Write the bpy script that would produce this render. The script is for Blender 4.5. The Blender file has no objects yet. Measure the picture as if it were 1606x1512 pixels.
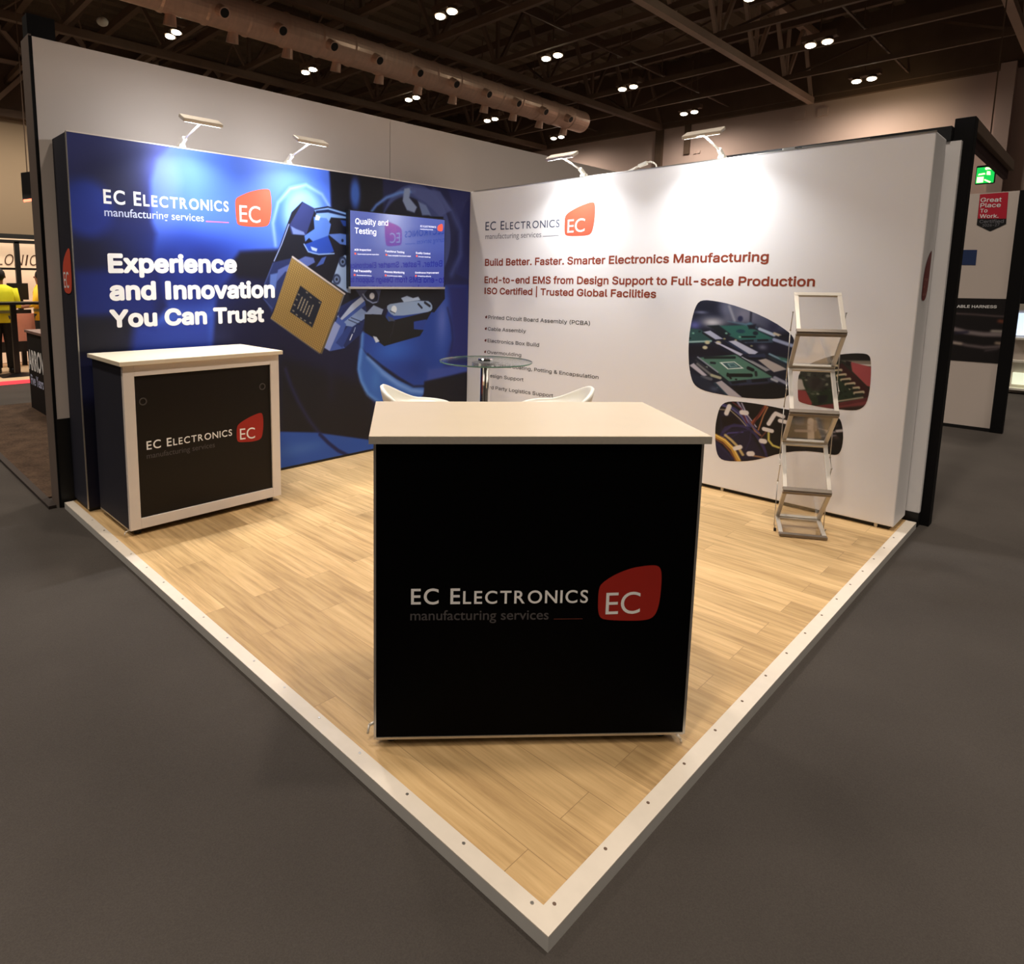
import bpy, bmesh, math, random
import numpy as np
from mathutils import Vector, Matrix
random.seed(4)
S = bpy.context.scene
COL = S.collection
R = math.radians

# ------------------------------------------------------------------ camera
cd = bpy.data.cameras.new('camera')
cam = bpy.data.objects.new('camera', cd); COL.objects.link(cam)
cam.location = (-4.97815, -4.65657, 1.56868)
cam.rotation_euler = (1.438595, -0.009503, -0.751169)
cd.sensor_fit = 'HORIZONTAL'; cd.sensor_width = 36.0
cd.lens = 1015.704 / 1606 * 36.0
cd.shift_x = 137.436 / 1606
cd.shift_y = -176.694 / 1606
cd.clip_end = 200
S.camera = cam

# ------------------------------------------------------------------ world, light, exposure
def lin(c):
    return tuple(((v/255)/12.92 if v/255 <= .04045 else ((v/255+.055)/1.055)**2.4) for v in c)
wd = bpy.data.worlds.new('hall_ambient'); S.world = wd; wd.use_nodes = True
wb = wd.node_tree.nodes['Background']
wb.inputs[0].default_value = (1.0, .82, .66, 1); wb.inputs[1].default_value = .035
S.view_settings.view_transform = 'Standard'; S.view_settings.look = 'None'
S.view_settings.gamma = 1; S.view_settings.use_curve_mapping = False
S.view_settings.exposure = 0.15
ARM_W = 11.5           # each arm light
HALL_W = 620.0         # each ceiling lamp

# ------------------------------------------------------------------ helpers
def mat(name, col, rough=.5, metal=0.0, var=.06, scale=20.0, emit=None, estr=0.0, spec=.5, trans=0.0, stretch=None, bump=0.0):
    m = bpy.data.materials.new(name); m.use_nodes = True
    nt = m.node_tree; b = nt.nodes['Principled BSDF']
    c = lin(col)
    tc = nt.nodes.new('ShaderNodeTexCoord')
    nz = nt.nodes.new('ShaderNodeTexNoise'); nz.inputs['Scale'].default_value = scale; nz.inputs['Detail'].default_value = 5
    if stretch:
        mp = nt.nodes.new('ShaderNodeMapping'); mp.inputs['Scale'].default_value = stretch
        nt.links.new(tc.outputs['Object'], mp.inputs[0]); nt.links.new(mp.outputs[0], nz.inputs['Vector'])
    else:
        nt.links.new(tc.outputs['Object'], nz.inputs['Vector'])
    mx = nt.nodes.new('ShaderNodeMix'); mx.data_type = 'RGBA'
    mx.inputs[6].default_value = (*[max(0, v*(1-var)) for v in c], 1)
    mx.inputs[7].default_value = (*[min(1, v*(1+var)) for v in c], 1)
    nt.links.new(nz.outputs['Fac'], mx.inputs[0]); nt.links.new(mx.outputs[2], b.inputs['Base Color'])
    b.inputs['Roughness'].default_value = rough; b.inputs['Metallic'].default_value = metal
    b.inputs['Specular IOR Level'].default_value = spec
    if bump:
        bp = nt.nodes.new('ShaderNodeBump'); bp.inputs['Strength'].default_value = bump; bp.inputs['Distance'].default_value = .004
        nt.links.new(nz.outputs['Fac'], bp.inputs['Height']); nt.links.new(bp.outputs[0], b.inputs['Normal'])
    if emit:
        b.inputs['Emission Color'].default_value = (*lin(emit), 1); b.inputs['Emission Strength'].default_value = estr
    return m

def attr_mat(name, rough=.6, emit=0.0, spec=.4):
    m = bpy.data.materials.new(name); m.use_nodes = True
    nt = m.node_tree; b = nt.nodes['Principled BSDF']
    a = nt.nodes.new('ShaderNodeAttribute'); a.attribute_name = 'print'
    b.inputs['Roughness'].default_value = rough; b.inputs['Specular IOR Level'].default_value = spec
    if emit:
        b.inputs['Base Color'].default_value = (.01, .01, .012, 1)
        nt.links.new(a.outputs['Color'], b.inputs['Emission Color']); b.inputs['Emission Strength'].default_value = emit
    else:
        nt.links.new(a.outputs['Color'], b.inputs['Base Color'])
    return m

def clear_mat(name, tint=(.93, .95, .94), gloss=.08, rough=.02, fr_k=.35):
    m = bpy.data.materials.new(name); m.use_nodes = True
    nt = m.node_tree; nt.nodes.remove(nt.nodes['Principled BSDF']); o = nt.nodes['Material Output']
    t = nt.nodes.new('ShaderNodeBsdfTransparent'); t.inputs[0].default_value = (*tint, 1)
    g = nt.nodes.new('ShaderNodeBsdfGlossy'); g.inputs['Roughness'].default_value = rough
    fr = nt.nodes.new('ShaderNodeLayerWeight'); fr.inputs[0].default_value = .25
    ad = nt.nodes.new('ShaderNodeMath'); ad.operation = 'MULTIPLY_ADD'; ad.inputs[1].default_value = fr_k; ad.inputs[2].default_value = gloss; ad.use_clamp = True
    mx = nt.nodes.new('ShaderNodeMixShader')
    nt.links.new(fr.outputs['Fresnel'], ad.inputs[0]); nt.links.new(ad.outputs[0], mx.inputs[0])
    nt.links.new(t.outputs[0], mx.inputs[1]); nt.links.new(g.outputs[0], mx.inputs[2]); nt.links.new(mx.outputs[0], o.inputs[0])
    return m

WM = {}
def wmx(o): return WM.get(o.name, Matrix.Identity(4))
def thing(name, label, cat, loc=(0, 0, 0), rz=0.0, group=None, kind=None):
    o = bpy.data.objects.new(name, None); COL.objects.link(o); o.empty_display_size = .1
    o.location = loc; o.rotation_euler = (0, 0, rz)
    o['label'] = label; o['category'] = cat
    if group: o['group'] = group
    if kind: o['kind'] = kind
    WM[o.name] = Matrix.Translation(loc) @ Matrix.Rotation(rz, 4, 'Z')
    return o
def tag(o, label, cat, group=None, kind=None):
    o['label'] = label; o['category'] = cat
    if group: o['group'] = group
    if kind: o['kind'] = kind
    return o

class MB:
    def __init__(s): s.bm = bmesh.new()
    def hexa(s, p):          # 8 points: bottom 4 ccw, top 4 ccw
        v = [s.bm.verts.new(q) for q in p]
        for f in ((3, 2, 1, 0), (4, 5, 6, 7), (0, 1, 5, 4), (1, 2, 6, 5), (2, 3, 7, 6), (3, 0, 4, 7)):
            s.bm.faces.new([v[i] for i in f])
        return s
    def box(s, x0, x1, y0, y1, z0, z1):
        return s.hexa([(x0, y0, z0), (x1, y0, z0), (x1, y1, z0), (x0, y1, z0), (x0, y0, z1), (x1, y0, z1), (x1, y1, z1), (x0, y1, z1)])
    def bar(s, a, b, w, h, up=(0, 0, 1)):   # rectangular bar from a to b
        a = Vector(a); b = Vector(b); d = (b-a).normalized(); up = Vector(up)
        if abs(d.dot(up)) > .99: up = Vector((1, 0, 0))
        x = d.cross(up).normalized()*w/2; y = x.cross(d).normalized()*h/2
        return s.hexa([a-x-y, a+x-y, a+x+y, a-x+y, b-x-y, b+x-y, b+x+y, b-x+y])
    def cyl(s, a, b, r0, r1=None, n=16, cap=True):
        r1 = r0 if r1 is None else r1
        a = Vector(a); b = Vector(b); d = (b-a).normalized()
        u = d.cross(Vector((0, 0, 1)) if abs(d.z) < .95 else Vector((1, 0, 0))).normalized(); v = d.cross(u)
        A = [s.bm.verts.new(a+(u*math.cos(t)+v*math.sin(t))*r0) for t in [2*math.pi*i/n for i in range(n)]]
        B = [s.bm.verts.new(b+(u*math.cos(t)+v*math.sin(t))*r1) for t in [2*math.pi*i/n for i in range(n)]]
        for i in range(n): s.bm.faces.new([A[i], A[(i+1) % n], B[(i+1) % n], B[i]])
        if cap: s.bm.faces.new(A[::-1]); s.bm.faces.new(B)
        return s
    def tube(s, pts, r, n=8):
        for i in range(len(pts)-1): s.cyl(pts[i], pts[i+1], r, n=n)
        return s
    def lathe(s, prof, c=(0, 0, 0), n=32):
        rings = []
        for (r, z) in prof:
            if r < 1e-5: rings.append([s.bm.verts.new((c[0], c[1], c[2]+z))])
            else: rings.append([s.bm.verts.new((c[0]+r*math.cos(2*math.pi*i/n), c[1]+r*math.sin(2*math.pi*i/n), c[2]+z)) for i in range(n)])
        s.skin(rings); return s
    def skin(s, rings, closed=True):
        for a, b in zip(rings, rings[1:]):
            n = max(len(a), len(b))
            for i in range(n if closed else n-1):
                j = (i+1) % n
                if len(a) == 1: s.bm.faces.new([a[0], b[j], b[i]])
                elif len(b) == 1: s.bm.faces.new([a[i], a[j], b[0]])
                else: s.bm.faces.new([a[i], a[j], b[j], b[i]])
    def loft(s, rings):      # rings of points, caps at both ends
        R_ = [[s.bm.verts.new(p) for p in r] for r in rings]
        s.skin(R_); s.bm.faces.new(R_[0][::-1]); s.bm.faces.new(R_[-1]); return s
    def poly(s, pts):
        s.bm.faces.new([s.bm.verts.new(p) for p in pts]); return s
    def prism(s, pts, vec):
        vec = Vector(vec); A = [s.bm.verts.new(p) for p in pts]; B = [s.bm.verts.new(Vector(p)+vec) for p in pts]
        n = len(pts); s.bm.faces.new(A[::-1]); s.bm.faces.new(B)
        for i in range(n): s.bm.faces.new([A[i], A[(i+1) % n], B[(i+1) % n], B[i]])
        return s
    def sphere(s, c, r, sc=(1, 1, 1), n=14):
        prof = []
        rings = []
        for k in range(n//2+1):
            ph = math.pi*k/(n//2); rr = r*math.sin(ph); z = -r*math.cos(ph)
            if rr < 1e-6: rings.append([s.bm.verts.new((c[0], c[1], c[2]+z*sc[2]))])
            else: rings.append([s.bm.verts.new((c[0]+rr*sc[0]*math.cos(2*math.pi*i/n), c[1]+rr*sc[1]*math.sin(2*math.pi*i/n), c[2]+z*sc[2])) for i in range(n)])
        s.skin(rings); return s
    def mesh(s, verts, faces):
        v = [s.bm.verts.new(p) for p in verts]
        for f in faces:
            try: s.bm.faces.new([v[i] for i in f])
            except ValueError: pass
        return s
    def build(s, name, m, parent=None, smooth=False, bevel=0.0, seg=2, fix=True):
        if fix: bmesh.ops.recalc_face_normals(s.bm, faces=s.bm.faces)
        me = bpy.data.meshes.new(name); s.bm.to_mesh(me); s.bm.free()
        me.materials.append(m)
        o = bpy.data.objects.new(name, me); COL.objects.link(o)
        if parent:
            me.transform(wmx(parent).inverted()); o.parent = parent; WM[o.name] = wmx(parent)
        else: WM[o.name] = Matrix.Identity(4)
        if smooth:
            me.polygons.foreach_set('use_smooth', [True]*len(me.polygons))
        if bevel:
            bv = o.modifiers.new('bevel', 'BEVEL'); bv.width = bevel; bv.segments = seg; bv.limit_method = 'ANGLE'; bv.angle_limit = R(40)
        return o
def struct(o): o['kind'] = 'structure'; return o

# text as flat polygons -------------------------------------------------
_tc = {}
import os
try:        # the sans face that ships inside Blender; the built-in face if it is missing
    SANS = bpy.data.fonts.load(os.path.join(bpy.utils.system_resource('DATAFILES'), 'fonts', 'Inter.woff2'))
except Exception:
    SANS = None
def glyphs(txt, bold, face=None):
    k = (txt, bold, face is not None)
    if k in _tc: return _tc[k]
    cu = bpy.data.curves.new('t', 'FONT'); cu.body = txt; cu.size = 1; cu.resolution_u = 6; cu.offset = bold
    if face: cu.font = face
    cu.fill_mode = 'NONE' if face else 'FRONT'
    o = bpy.data.objects.new('t', cu); me = bpy.data.meshes.new_from_object(o)
    V = [(v.co.x, v.co.y) for v in me.vertices]; F = [tuple(p.vertices) for p in me.polygons]
    if face: V, F = fill_loops(V, [tuple(e.vertices) for e in me.edges])
    bpy.data.objects.remove(o); bpy.data.meshes.remove(me); bpy.data.curves.remove(cu)
    _tc[k] = (V, F); return V, F
def fill_loops(V, E):
    """triangles inside closed outlines, by winding number"""
    from mathutils.geometry import delaunay_2d_cdt
    P = np.array(V, float); A = P[[e[0] for e in E]]; B = P[[e[1] for e in E]]
    r = delaunay_2d_cdt([Vector(v) for v in V], E, [], 0, 1e-6)
    W = [tuple(v) for v in r[0]]; Q = np.array(W); T = [tuple(f) for f in r[2]]
    out = []
    for f in T:
        c = Q[list(f)].mean(0)
        up = (A[:, 1] <= c[1]) & (B[:, 1] > c[1]); dn = (A[:, 1] > c[1]) & (B[:, 1] <= c[1])
        d = B[:, 1]-A[:, 1]; x = A[:, 0]+(c[1]-A[:, 1])/np.where(d == 0, 1, d)*(B[:, 0]-A[:, 0])
        if (up & (x > c[0])).sum()-(dn & (x > c[0])).sum() != 0: out.append(f)
    return W, out
CAP = max(v[1] for v in glyphs('E', 0)[0]); CAPS = max(v[1] for v in glyphs('E', 0, SANS)[0])
def sans(txt):
    """a line in the sans face, with a plain upright capital I"""
    if 'I' not in txt: return glyphs(txt, 0.0, SANS)
    w = lambda t: (lambda V: max(v[0] for v in V)-min(v[0] for v in V))(glyphs(t, 0.0, SANS)[0])
    adv = lambda t: w('H'+t+'H')-w('HH')
    V = []; F = []; x = 0.0; seg = ''
    for ch in txt+'\0':
        if ch not in 'I\0': seg += ch; continue
        if seg:
            v, f = glyphs(seg, 0.0, SANS); n = len(V); V += [(a+x, b) for a, b in v]; F += [tuple(i+n for i in q) for q in f]; x += adv(seg); seg = ''
        if ch == 'I':
            n = len(V); V += [(x+.085, 0), (x+.175, 0), (x+.175, CAPS), (x+.085, CAPS)]; F.append((n, n+1, n+2, n+3)); x += .26
    return V, F
def put_text(mb, fr, txt, u0, z0, u1, cap, bold=0.0, off=.003, slope=0.0, ital=0.0, face=None):
    """text from u0 to u1 on baseline z0 (rising by slope), capital height cap"""
    V, F = sans(txt) if face else glyphs(txt, bold)
    a = min(v[0] for v in V); b = max(v[0] for v in V)
    sx = (u1-u0)/(b-a); sz = cap/(CAPS if face else CAP)
    if face and bold:      # a heavier weight: the letters are struck several times, a hair apart
        h = bold*sz; k = 12
        for i in range(k+1):
            dx, dz = (0, 0) if i == k else (h*math.cos(2*math.pi*i/k), h*math.sin(2*math.pi*i/k))
            s2 = (u1-u0-2*h)/(b-a)
            mb.mesh([fr(u0+h+(x-a)*s2+dx+ital*y*sz, z0+y*sz+slope*((x-a)*s2)+dz, off+.00003*i) for x, y in V], F)
        return
    mb.mesh([fr(u0+(x-a)*sx+ital*y*sz, z0+y*sz+slope*((x-a)*sx), off) for x, y in V], F)
def put_caps(mb, fr, runs, u0, z0, u1, cap, bold=0.0, off=.003, gap=.16, slope=0.0):
    """letter-by-letter small capitals; runs = [(text, relative height)]"""
    items = []; x = 0
    for t, sc in runs:
        for ch in t:
            if ch == ' ': x += .38; continue
            V, F = glyphs(ch, bold); a = min(v[0] for v in V); b = max(v[0] for v in V)
            items.append((x, sc, a, V, F)); x += (b-a)*sc+gap*.8
    w = x-gap*.8; sx = (u1-u0)/w; sz = cap/CAP
    for x, sc, a, V, F in items:
        mb.mesh([fr(u0+(x+(vx-a)*sc)*sx, z0+vy*sc*sz+slope*(x*sx), off) for vx, vy in V], F)
ECE = [('EC ', 1.0), ('E', 1.0), ('LECTRONICS', .82)]

def chaikin(p, n=2):
    for _ in range(n):
        q = []
        for i in range(len(p)):
            a, b = p[i], p[(i+1) % len(p)]
            q += [(a[0]*.75+b[0]*.25, a[1]*.75+b[1]*.25), (a[0]*.25+b[0]*.75, a[1]*.25+b[1]*.75)]
        p = q
    return p

# painted prints ---------------------------------------------------------
class Paint:
    def __init__(s, X, Z, base):
        s.X = X; s.Z = Z; s.C = np.tile(np.array(base, float)/255, (len(X), 1))
    def _sel(s, pts, pad):
        a = np.array(pts); m = (s.X > a[:, 0].min()-pad) & (s.X < a[:, 0].max()+pad) & (s.Z > a[:, 1].min()-pad) & (s.Z < a[:, 1].max()+pad)
        return np.nonzero(m)[0]
    def _mix(s, i, al, col):
        al = np.clip(al, 0, 1)[:, None]; s.C[i] = s.C[i]*(1-al)+np.array(col, float)/255*al
    @staticmethod
    def _segd(x, z, a, b):
        ax, az = a; bx, bz = b; dx, dz = bx-ax, bz-az; L = dx*dx+dz*dz+1e-12
        t = np.clip(((x-ax)*dx+(z-az)*dz)/L, 0, 1)
        return np.hypot(x-ax-t*dx, z-az-t*dz)
    def sd(s, x, z, pts):
        d = np.full(len(x), 1e9); ins = np.zeros(len(x), bool)
        for i in range(len(pts)):
            a, b = pts[i], pts[(i+1) % len(pts)]
            d = np.minimum(d, s._segd(x, z, a, b))
            c = ((a[1] > z) != (b[1] > z))
            if a[1] != b[1]:
                ins ^= c & (x < (b[0]-a[0])*(z-a[1])/(b[1]-a[1])+a[0])
        return np.where(ins, -d, d)
    def poly(s, pts, col, f=.006, a=1.0, sm=0, col2=None, dirv=None):
        if sm: pts = chaikin(pts, sm)
        i = s._sel(pts, f)
        if not len(i): return
        d = s.sd(s.X[i], s.Z[i], pts); t = np.clip(.5-d/(2*f)*1.0, 0, 1); t = t*t*(3-2*t)
        if col2 is not None:
            P = np.array(pts); q = s.X[i]*dirv[0]+s.Z[i]*dirv[1]; qq = P[:, 0]*dirv[0]+P[:, 1]*dirv[1]
            w = np.clip((q-qq.min())/(np.ptp(qq)+1e-9), 0, 1)[:, None]
            c = np.array(col, float)/255*(1-w)+np.array(col2, float)/255*w
            al = (t*a)[:, None]; s.C[i] = s.C[i]*(1-al)+c*al
        else: s._mix(i, t*a, col)
    def line(s, pts, w, col, f=.004, a=1.0):
        i = s._sel(pts, w+f)
        if not len(i): return
        d = np.full(len(i), 1e9)
        for p, q in zip(pts, pts[1:]): d = np.minimum(d, s._segd(s.X[i], s.Z[i], p, q))
        t = np.clip(.5-(d-w/2)/(2*f), 0, 1); s._mix(i, t*t*(3-2*t)*a, col)
    def disc(s, c, rx, rz, col, f=.01, a=1.0):
        i = s._sel([(c[0]-rx, c[1]-rz), (c[0]+rx, c[1]+rz)], f)
        if not len(i): return
        d = (np.hypot((s.X[i]-c[0])/rx, (s.Z[i]-c[1])/rz)-1)*min(rx, rz)
        t = np.clip(.5-d/(2*f), 0, 1); s._mix(i, t*t*(3-2*t)*a, col)
    def blob(s, c, rx, rz, col, a=1.0, p=1.0):
        i = s._sel([(c[0]-rx*2.6, c[1]-rz*2.6), (c[0]+rx*2.6, c[1]+rz*2.6)], 0)
        if not len(i): return
        d = ((s.X[i]-c[0])/rx)**2+((s.Z[i]-c[1])/rz)**2
        s._mix(i, a*np.exp(-d**p), col)
def lin_np(c): return np.where(c <= .04045, c/12.92, ((np.clip(c, 0, 1)+.055)/1.055)**2.4)
def grid_mesh(name, nu, nv, posf, paintf, base, u0, u1, v0, v1, m, parent, tone=None):
    U, V = np.meshgrid(np.linspace(u0, u1, nu), np.linspace(v0, v1, nv)); U = U.ravel(); V = V.ravel()
    P = Paint(U, V, base); paintf(P)
    if tone: P.C = np.clip(P.C, 0, 1)**tone
    return np_mesh(name, posf(U, V), quad_idx(nu, nv), P.C, m, parent)
def quad_idx(nu, nv):
    i = np.arange(nu*nv).reshape(nv, nu)
    return np.stack([i[:-1, :-1], i[:-1, 1:], i[1:, 1:], i[1:, :-1]], -1).reshape(-1, 4)
def np_mesh(name, co, quads, C, m, parent):
    inv = np.array(wmx(parent).inverted()); co = co@inv[:3, :3].T+inv[:3, 3]
    me = bpy.data.meshes.new(name); n = len(quads)
    me.vertices.add(len(co)); me.vertices.foreach_set('co', co.astype(np.float32).ravel())
    me.loops.add(n*4); me.loops.foreach_set('vertex_index', quads.astype(np.int32).ravel())
    me.polygons.add(n); me.polygons.foreach_set('loop_start', np.arange(0, n*4, 4, dtype=np.int32))
    me.update(calc_edges=True)
    at = me.attributes.new('print', 'FLOAT_COLOR', 'POINT')
    at.data.foreach_set('color', np.concatenate([lin_np(C), np.ones((len(C), 1))], 1).astype(np.float32).ravel())
    me.materials.append(m)
    o = bpy.data.objects.new(name, me); COL.objects.link(o); o.parent = parent; WM[o.name] = wmx(parent)
    return o
def disc_mesh(name, outline, posf, paintf, base, m, parent, na=420, nr=110):
    """a print with a free outline: rings from its middle to its edge"""
    P = np.array(outline); L = np.r_[0, np.cumsum(np.hypot(*(np.roll(P, -1, 0)-P).T))]
    t = np.linspace(0, L[-1], na, endpoint=False); Pc = np.vstack([P, P[:1]])
    ex = np.interp(t, L, Pc[:, 0]); ez = np.interp(t, L, Pc[:, 1]); c = P.mean(0)
    k = np.linspace(.001, 1, nr)
    U = (c[0]+np.outer(k, ex-c[0])).ravel(); V = (c[1]+np.outer(k, ez-c[1])).ravel()
    pt = Paint(U, V, base); paintf(pt); pt.C = np.clip(pt.C*.78+.22*pt.C.mean(1, keepdims=True), 0, 1)**1.15
    i = np.arange(na*nr).reshape(nr, na); j = np.roll(i, -1, 1)
    q = np.stack([i[:-1], j[:-1], j[1:], i[1:]], -1).reshape(-1, 4)
    return np_mesh(name, posf(U, V), q, pt.C, m, parent)

# ------------------------------------------------------------------ materials
M = {}
M['white_panel'] = mat('white_fabric', (238, 236, 237), .75, var=.015, scale=3)
M['black'] = mat('black_satin', (9, 9, 11), .45, var=.2)
M['black_fabric'] = mat('black_fabric', (10, 9, 11), .8, var=.15, scale=60, spec=.2)
M['navy'] = mat('navy_fabric', (17, 18, 38), .75, var=.15, scale=6)
M['counter_print'] = mat('black_printed_panel', (3, 3, 4), .6, var=.2, scale=8, spec=.04)
M['door_black'] = mat('dark_brown_black_panel', (20, 14, 12), .5, var=.1, scale=30, spec=.3)
M['top_white'] = mat('white_laminate', (238, 223, 198), .35, var=.02, scale=10)
M['frame_white'] = mat('white_frame', (232, 222, 214), .45, var=.02)
M['alu'] = mat('brushed_aluminium', (196, 192, 186), .35, .85, var=.06, stretch=(80, 3, 3))
M['alu_light'] = mat('anodised_light_aluminium', (222, 214, 202), .38, .35, var=.04)
M['lip_grey'] = mat('satin_grey_lip', (132, 122, 112), .5, .5, var=.05)
M['chrome'] = mat('chrome', (225, 228, 230), .07, 1.0, var=.02)
M['edge_grey'] = mat('laminate_edge', (176, 168, 156), .6, var=.12, scale=90)
M['white_plastic'] = mat('white_plastic', (236, 232, 220), .35, var=.02)
M['glass'] = clear_mat('table_glass', (.965, .985, .98), .06, .01)
M['glass_edge'] = mat('glass_green_edge', (96, 128, 116), .1, var=.1)
M['acrylic'] = clear_mat('clear_acrylic', (.97, .965, .96), .015, .1)
M['ink_white'] = mat('white_print', (250, 250, 250), .6, var=.01)
M['ink_soft'] = mat('pale_print', (196, 206, 240), .6, var=.03)
M['ink_pink'] = mat('pink_print', (214, 120, 170), .6, var=.03)
M['ink_red'] = mat('orange_red_print', (226, 84, 58), .6, var=.02)
M['ink_deepred'] = mat('deep_red_print', (164, 27, 13), .6, var=.04)
M['ink_grey'] = mat('grey_print', (122, 122, 130), .6, var=.03)
M['ink_dim'] = mat('dim_grey_print', (76, 73, 76), .6, var=.05)
M['ink_slate'] = mat('slate_print', (62, 72, 96), .6, var=.03)
M['ink_rust'] = mat('rust_print', (142, 56, 27), .6, var=.03)
M['ink_dark'] = mat('dark_grey_print', (66, 68, 70), .6, var=.05)
M['ink_brown'] = mat('brown_print', (112, 48, 34), .6, var=.05)
M['print'] = attr_mat('printed_picture', .55)
M['screen'] = attr_mat('lit_screen', .035, emit=.8, spec=.5); M['screen'].node_tree.nodes['Principled BSDF'].inputs['IOR'].default_value = 1.85
M['ink_lit'] = mat('lit_white_text', (240, 240, 250), .3, emit=(235, 238, 250), estr=.8)
M['ink_lit_red'] = mat('lit_red_mark', (200, 70, 60), .3, emit=(235, 95, 75), estr=.8)

# carpet of the hall
def carpet_mat(name, c0, c1, big, fine, rough=.95):
    m = bpy.data.materials.new(name); m.use_nodes = True; nt = m.node_tree; b = nt.nodes['Principled BSDF']
    tc = nt.nodes.new('ShaderNodeTexCoord')
    n1 = nt.nodes.new('ShaderNodeTexNoise'); n1.inputs['Scale'].default_value = big; n1.inputs['Detail'].default_value = 6
    n2 = nt.nodes.new('ShaderNodeTexNoise'); n2.inputs['Scale'].default_value = fine; n2.inputs['Detail'].default_value = 3
    ad = nt.nodes.new('ShaderNodeMath'); ad.operation = 'MULTIPLY_ADD'; ad.inputs[1].default_value = .55
    nt.links.new(tc.outputs['Object'], n1.inputs['Vector']); nt.links.new(tc.outputs['Object'], n2.inputs['Vector'])
    m2 = nt.nodes.new('ShaderNodeMath'); m2.operation = 'MULTIPLY'; m2.inputs[1].default_value = .5
    nt.links.new(n2.outputs['Fac'], m2.inputs[0]); nt.links.new(n1.outputs['Fac'], ad.inputs[0]); nt.links.new(m2.outputs[0], ad.inputs[2])
    rp = nt.nodes.new('ShaderNodeValToRGB'); rp.color_ramp.elements[0].position = .3; rp.color_ramp.elements[1].position = .75
    rp.color_ramp.elements[0].color = (*lin(c0), 1); rp.color_ramp.elements[1].color = (*lin(c1), 1)
    nt.links.new(ad.outputs[0], rp.inputs[0]); nt.links.new(rp.outputs[0], b.inputs['Base Color'])
    b.inputs['Roughness'].default_value = rough; b.inputs['Specular IOR Level'].default_value = .15
    bp = nt.nodes.new('ShaderNodeBump'); bp.inputs['Strength'].default_value = .5; bp.inputs['Distance'].default_value = .004
    nt.links.new(n2.outputs['Fac'], bp.inputs['Height']); nt.links.new(bp.outputs[0], b.inputs['Normal'])
    return m
M['carpet'] = carpet_mat('grey_carpet', (58, 54, 51), (78, 73, 69), 1.1, 260)
M['carpet_mottled'] = carpet_mat('mottled_brown_carpet', (38, 28, 21), (92, 73, 58), 5.0, 60)
def wood_mat():
    m = bpy.data.materials.new('oak_laminate'); m.use_nodes = True; nt = m.node_tree; b = nt.nodes['Principled BSDF']
    N = nt.nodes.new; L = nt.links.new
    tc = N('ShaderNodeTexCoord'); sp = N('ShaderNodeSeparateXYZ'); cb = N('ShaderNodeCombineXYZ')
    L(tc.outputs['Object'], sp.inputs[0]); L(sp.outputs['Y'], cb.inputs['X']); L(sp.outputs['X'], cb.inputs['Y'])
    br = N('ShaderNodeTexBrick'); L(cb.outputs[0], br.inputs['Vector'])
    br.offset = .37; br.offset_frequency = 2; br.squash = 1
    br.inputs['Scale'].default_value = 1; br.inputs['Brick Width'].default_value = .92; br.inputs['Row Height'].default_value = .152
    br.inputs['Mortar Size'].default_value = .0012; br.inputs['Mortar Smooth'].default_value = .3; br.inputs['Bias'].default_value = 0
    br.inputs['Color1'].default_value = (0, 0, 0, 1); br.inputs['Color2'].default_value = (1, 1, 1, 1); br.inputs['Mortar'].default_value = (.45, .45, .45, 1)
    # grain, shifted from plank to plank
    sc = N('ShaderNodeVectorMath'); sc.operation = 'MULTIPLY_ADD'; sc.inputs[1].default_value = (1.3, 20, 1)
    L(cb.outputs[0], sc.inputs[0]); L(br.outputs['Color'], sc.inputs[2])
    sh = N('ShaderNodeVectorMath'); sh.operation = 'MULTIPLY_ADD'; sh.inputs[1].default_value = (7, 19, 5)
    L(br.outputs['Color'], sh.inputs[0]); L(sc.outputs[0], sh.inputs[2])
    n1 = N('ShaderNodeTexNoise'); n1.inputs['Scale'].default_value = 1.7; n1.inputs['Detail'].default_value = 7; n1.inputs['Roughness'].default_value = .62; n1.inputs['Distortion'].default_value = .2
    L(sh.outputs[0], n1.inputs['Vector'])
    r1 = N('ShaderNodeValToRGB'); e = r1.color_ramp.elements
    e[0].position = .28; e[0].color = (*lin((178, 145, 100)), 1); e[1].position = .72; e[1].color = (*lin((232, 199, 147)), 1)
    k = e.new(.5); k.color = (*lin((214, 179, 128)), 1)
    L(n1.outputs['Fac'], r1.inputs[0])
    mx = N('ShaderNodeMix'); mx.data_type = 'RGBA'; mx.blend_type = 'MULTIPLY'; mx.inputs[0].default_value = 1
    r2 = N('ShaderNodeValToRGB'); r2.color_ramp.elements[0].color = (.72, .70, .66, 1); r2.color_ramp.elements[1].color = (1.0, 1.0, 1.0, 1)
    L(br.outputs['Color'], r2.inputs[0]); L(r1.outputs[0], mx.inputs[6]); L(r2.outputs[0], mx.inputs[7])
    mo = N('ShaderNodeMix'); mo.data_type = 'RGBA'; mo.inputs[7].default_value = (*lin((120, 92, 62)), 1)
    fm = N('ShaderNodeMath'); fm.operation = 'MULTIPLY'; fm.inputs[1].default_value = .55
    L(br.outputs['Fac'], fm.inputs[0]); L(fm.outputs[0], mo.inputs[0]); L(mx.outputs[2], mo.inputs[6])
    L(mo.outputs[2], b.inputs['Base Color'])
    b.inputs['Roughness'].default_value = .48; b.inputs['Specular IOR Level'].default_value = .35
    bp = N('ShaderNodeBump'); bp.inputs['Strength'].default_value = .15; bp.inputs['Distance'].default_value = .002
    L(n1.outputs['Fac'], bp.inputs['Height']); L(bp.outputs[0], b.inputs['Normal'])
    return m
M['wood'] = wood_mat()
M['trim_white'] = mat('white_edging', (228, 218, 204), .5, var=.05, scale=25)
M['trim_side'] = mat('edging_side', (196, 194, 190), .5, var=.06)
M['steel_dark'] = mat('dark_roof_steel', (112, 90, 74), .7, var=.2, scale=2)
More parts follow.
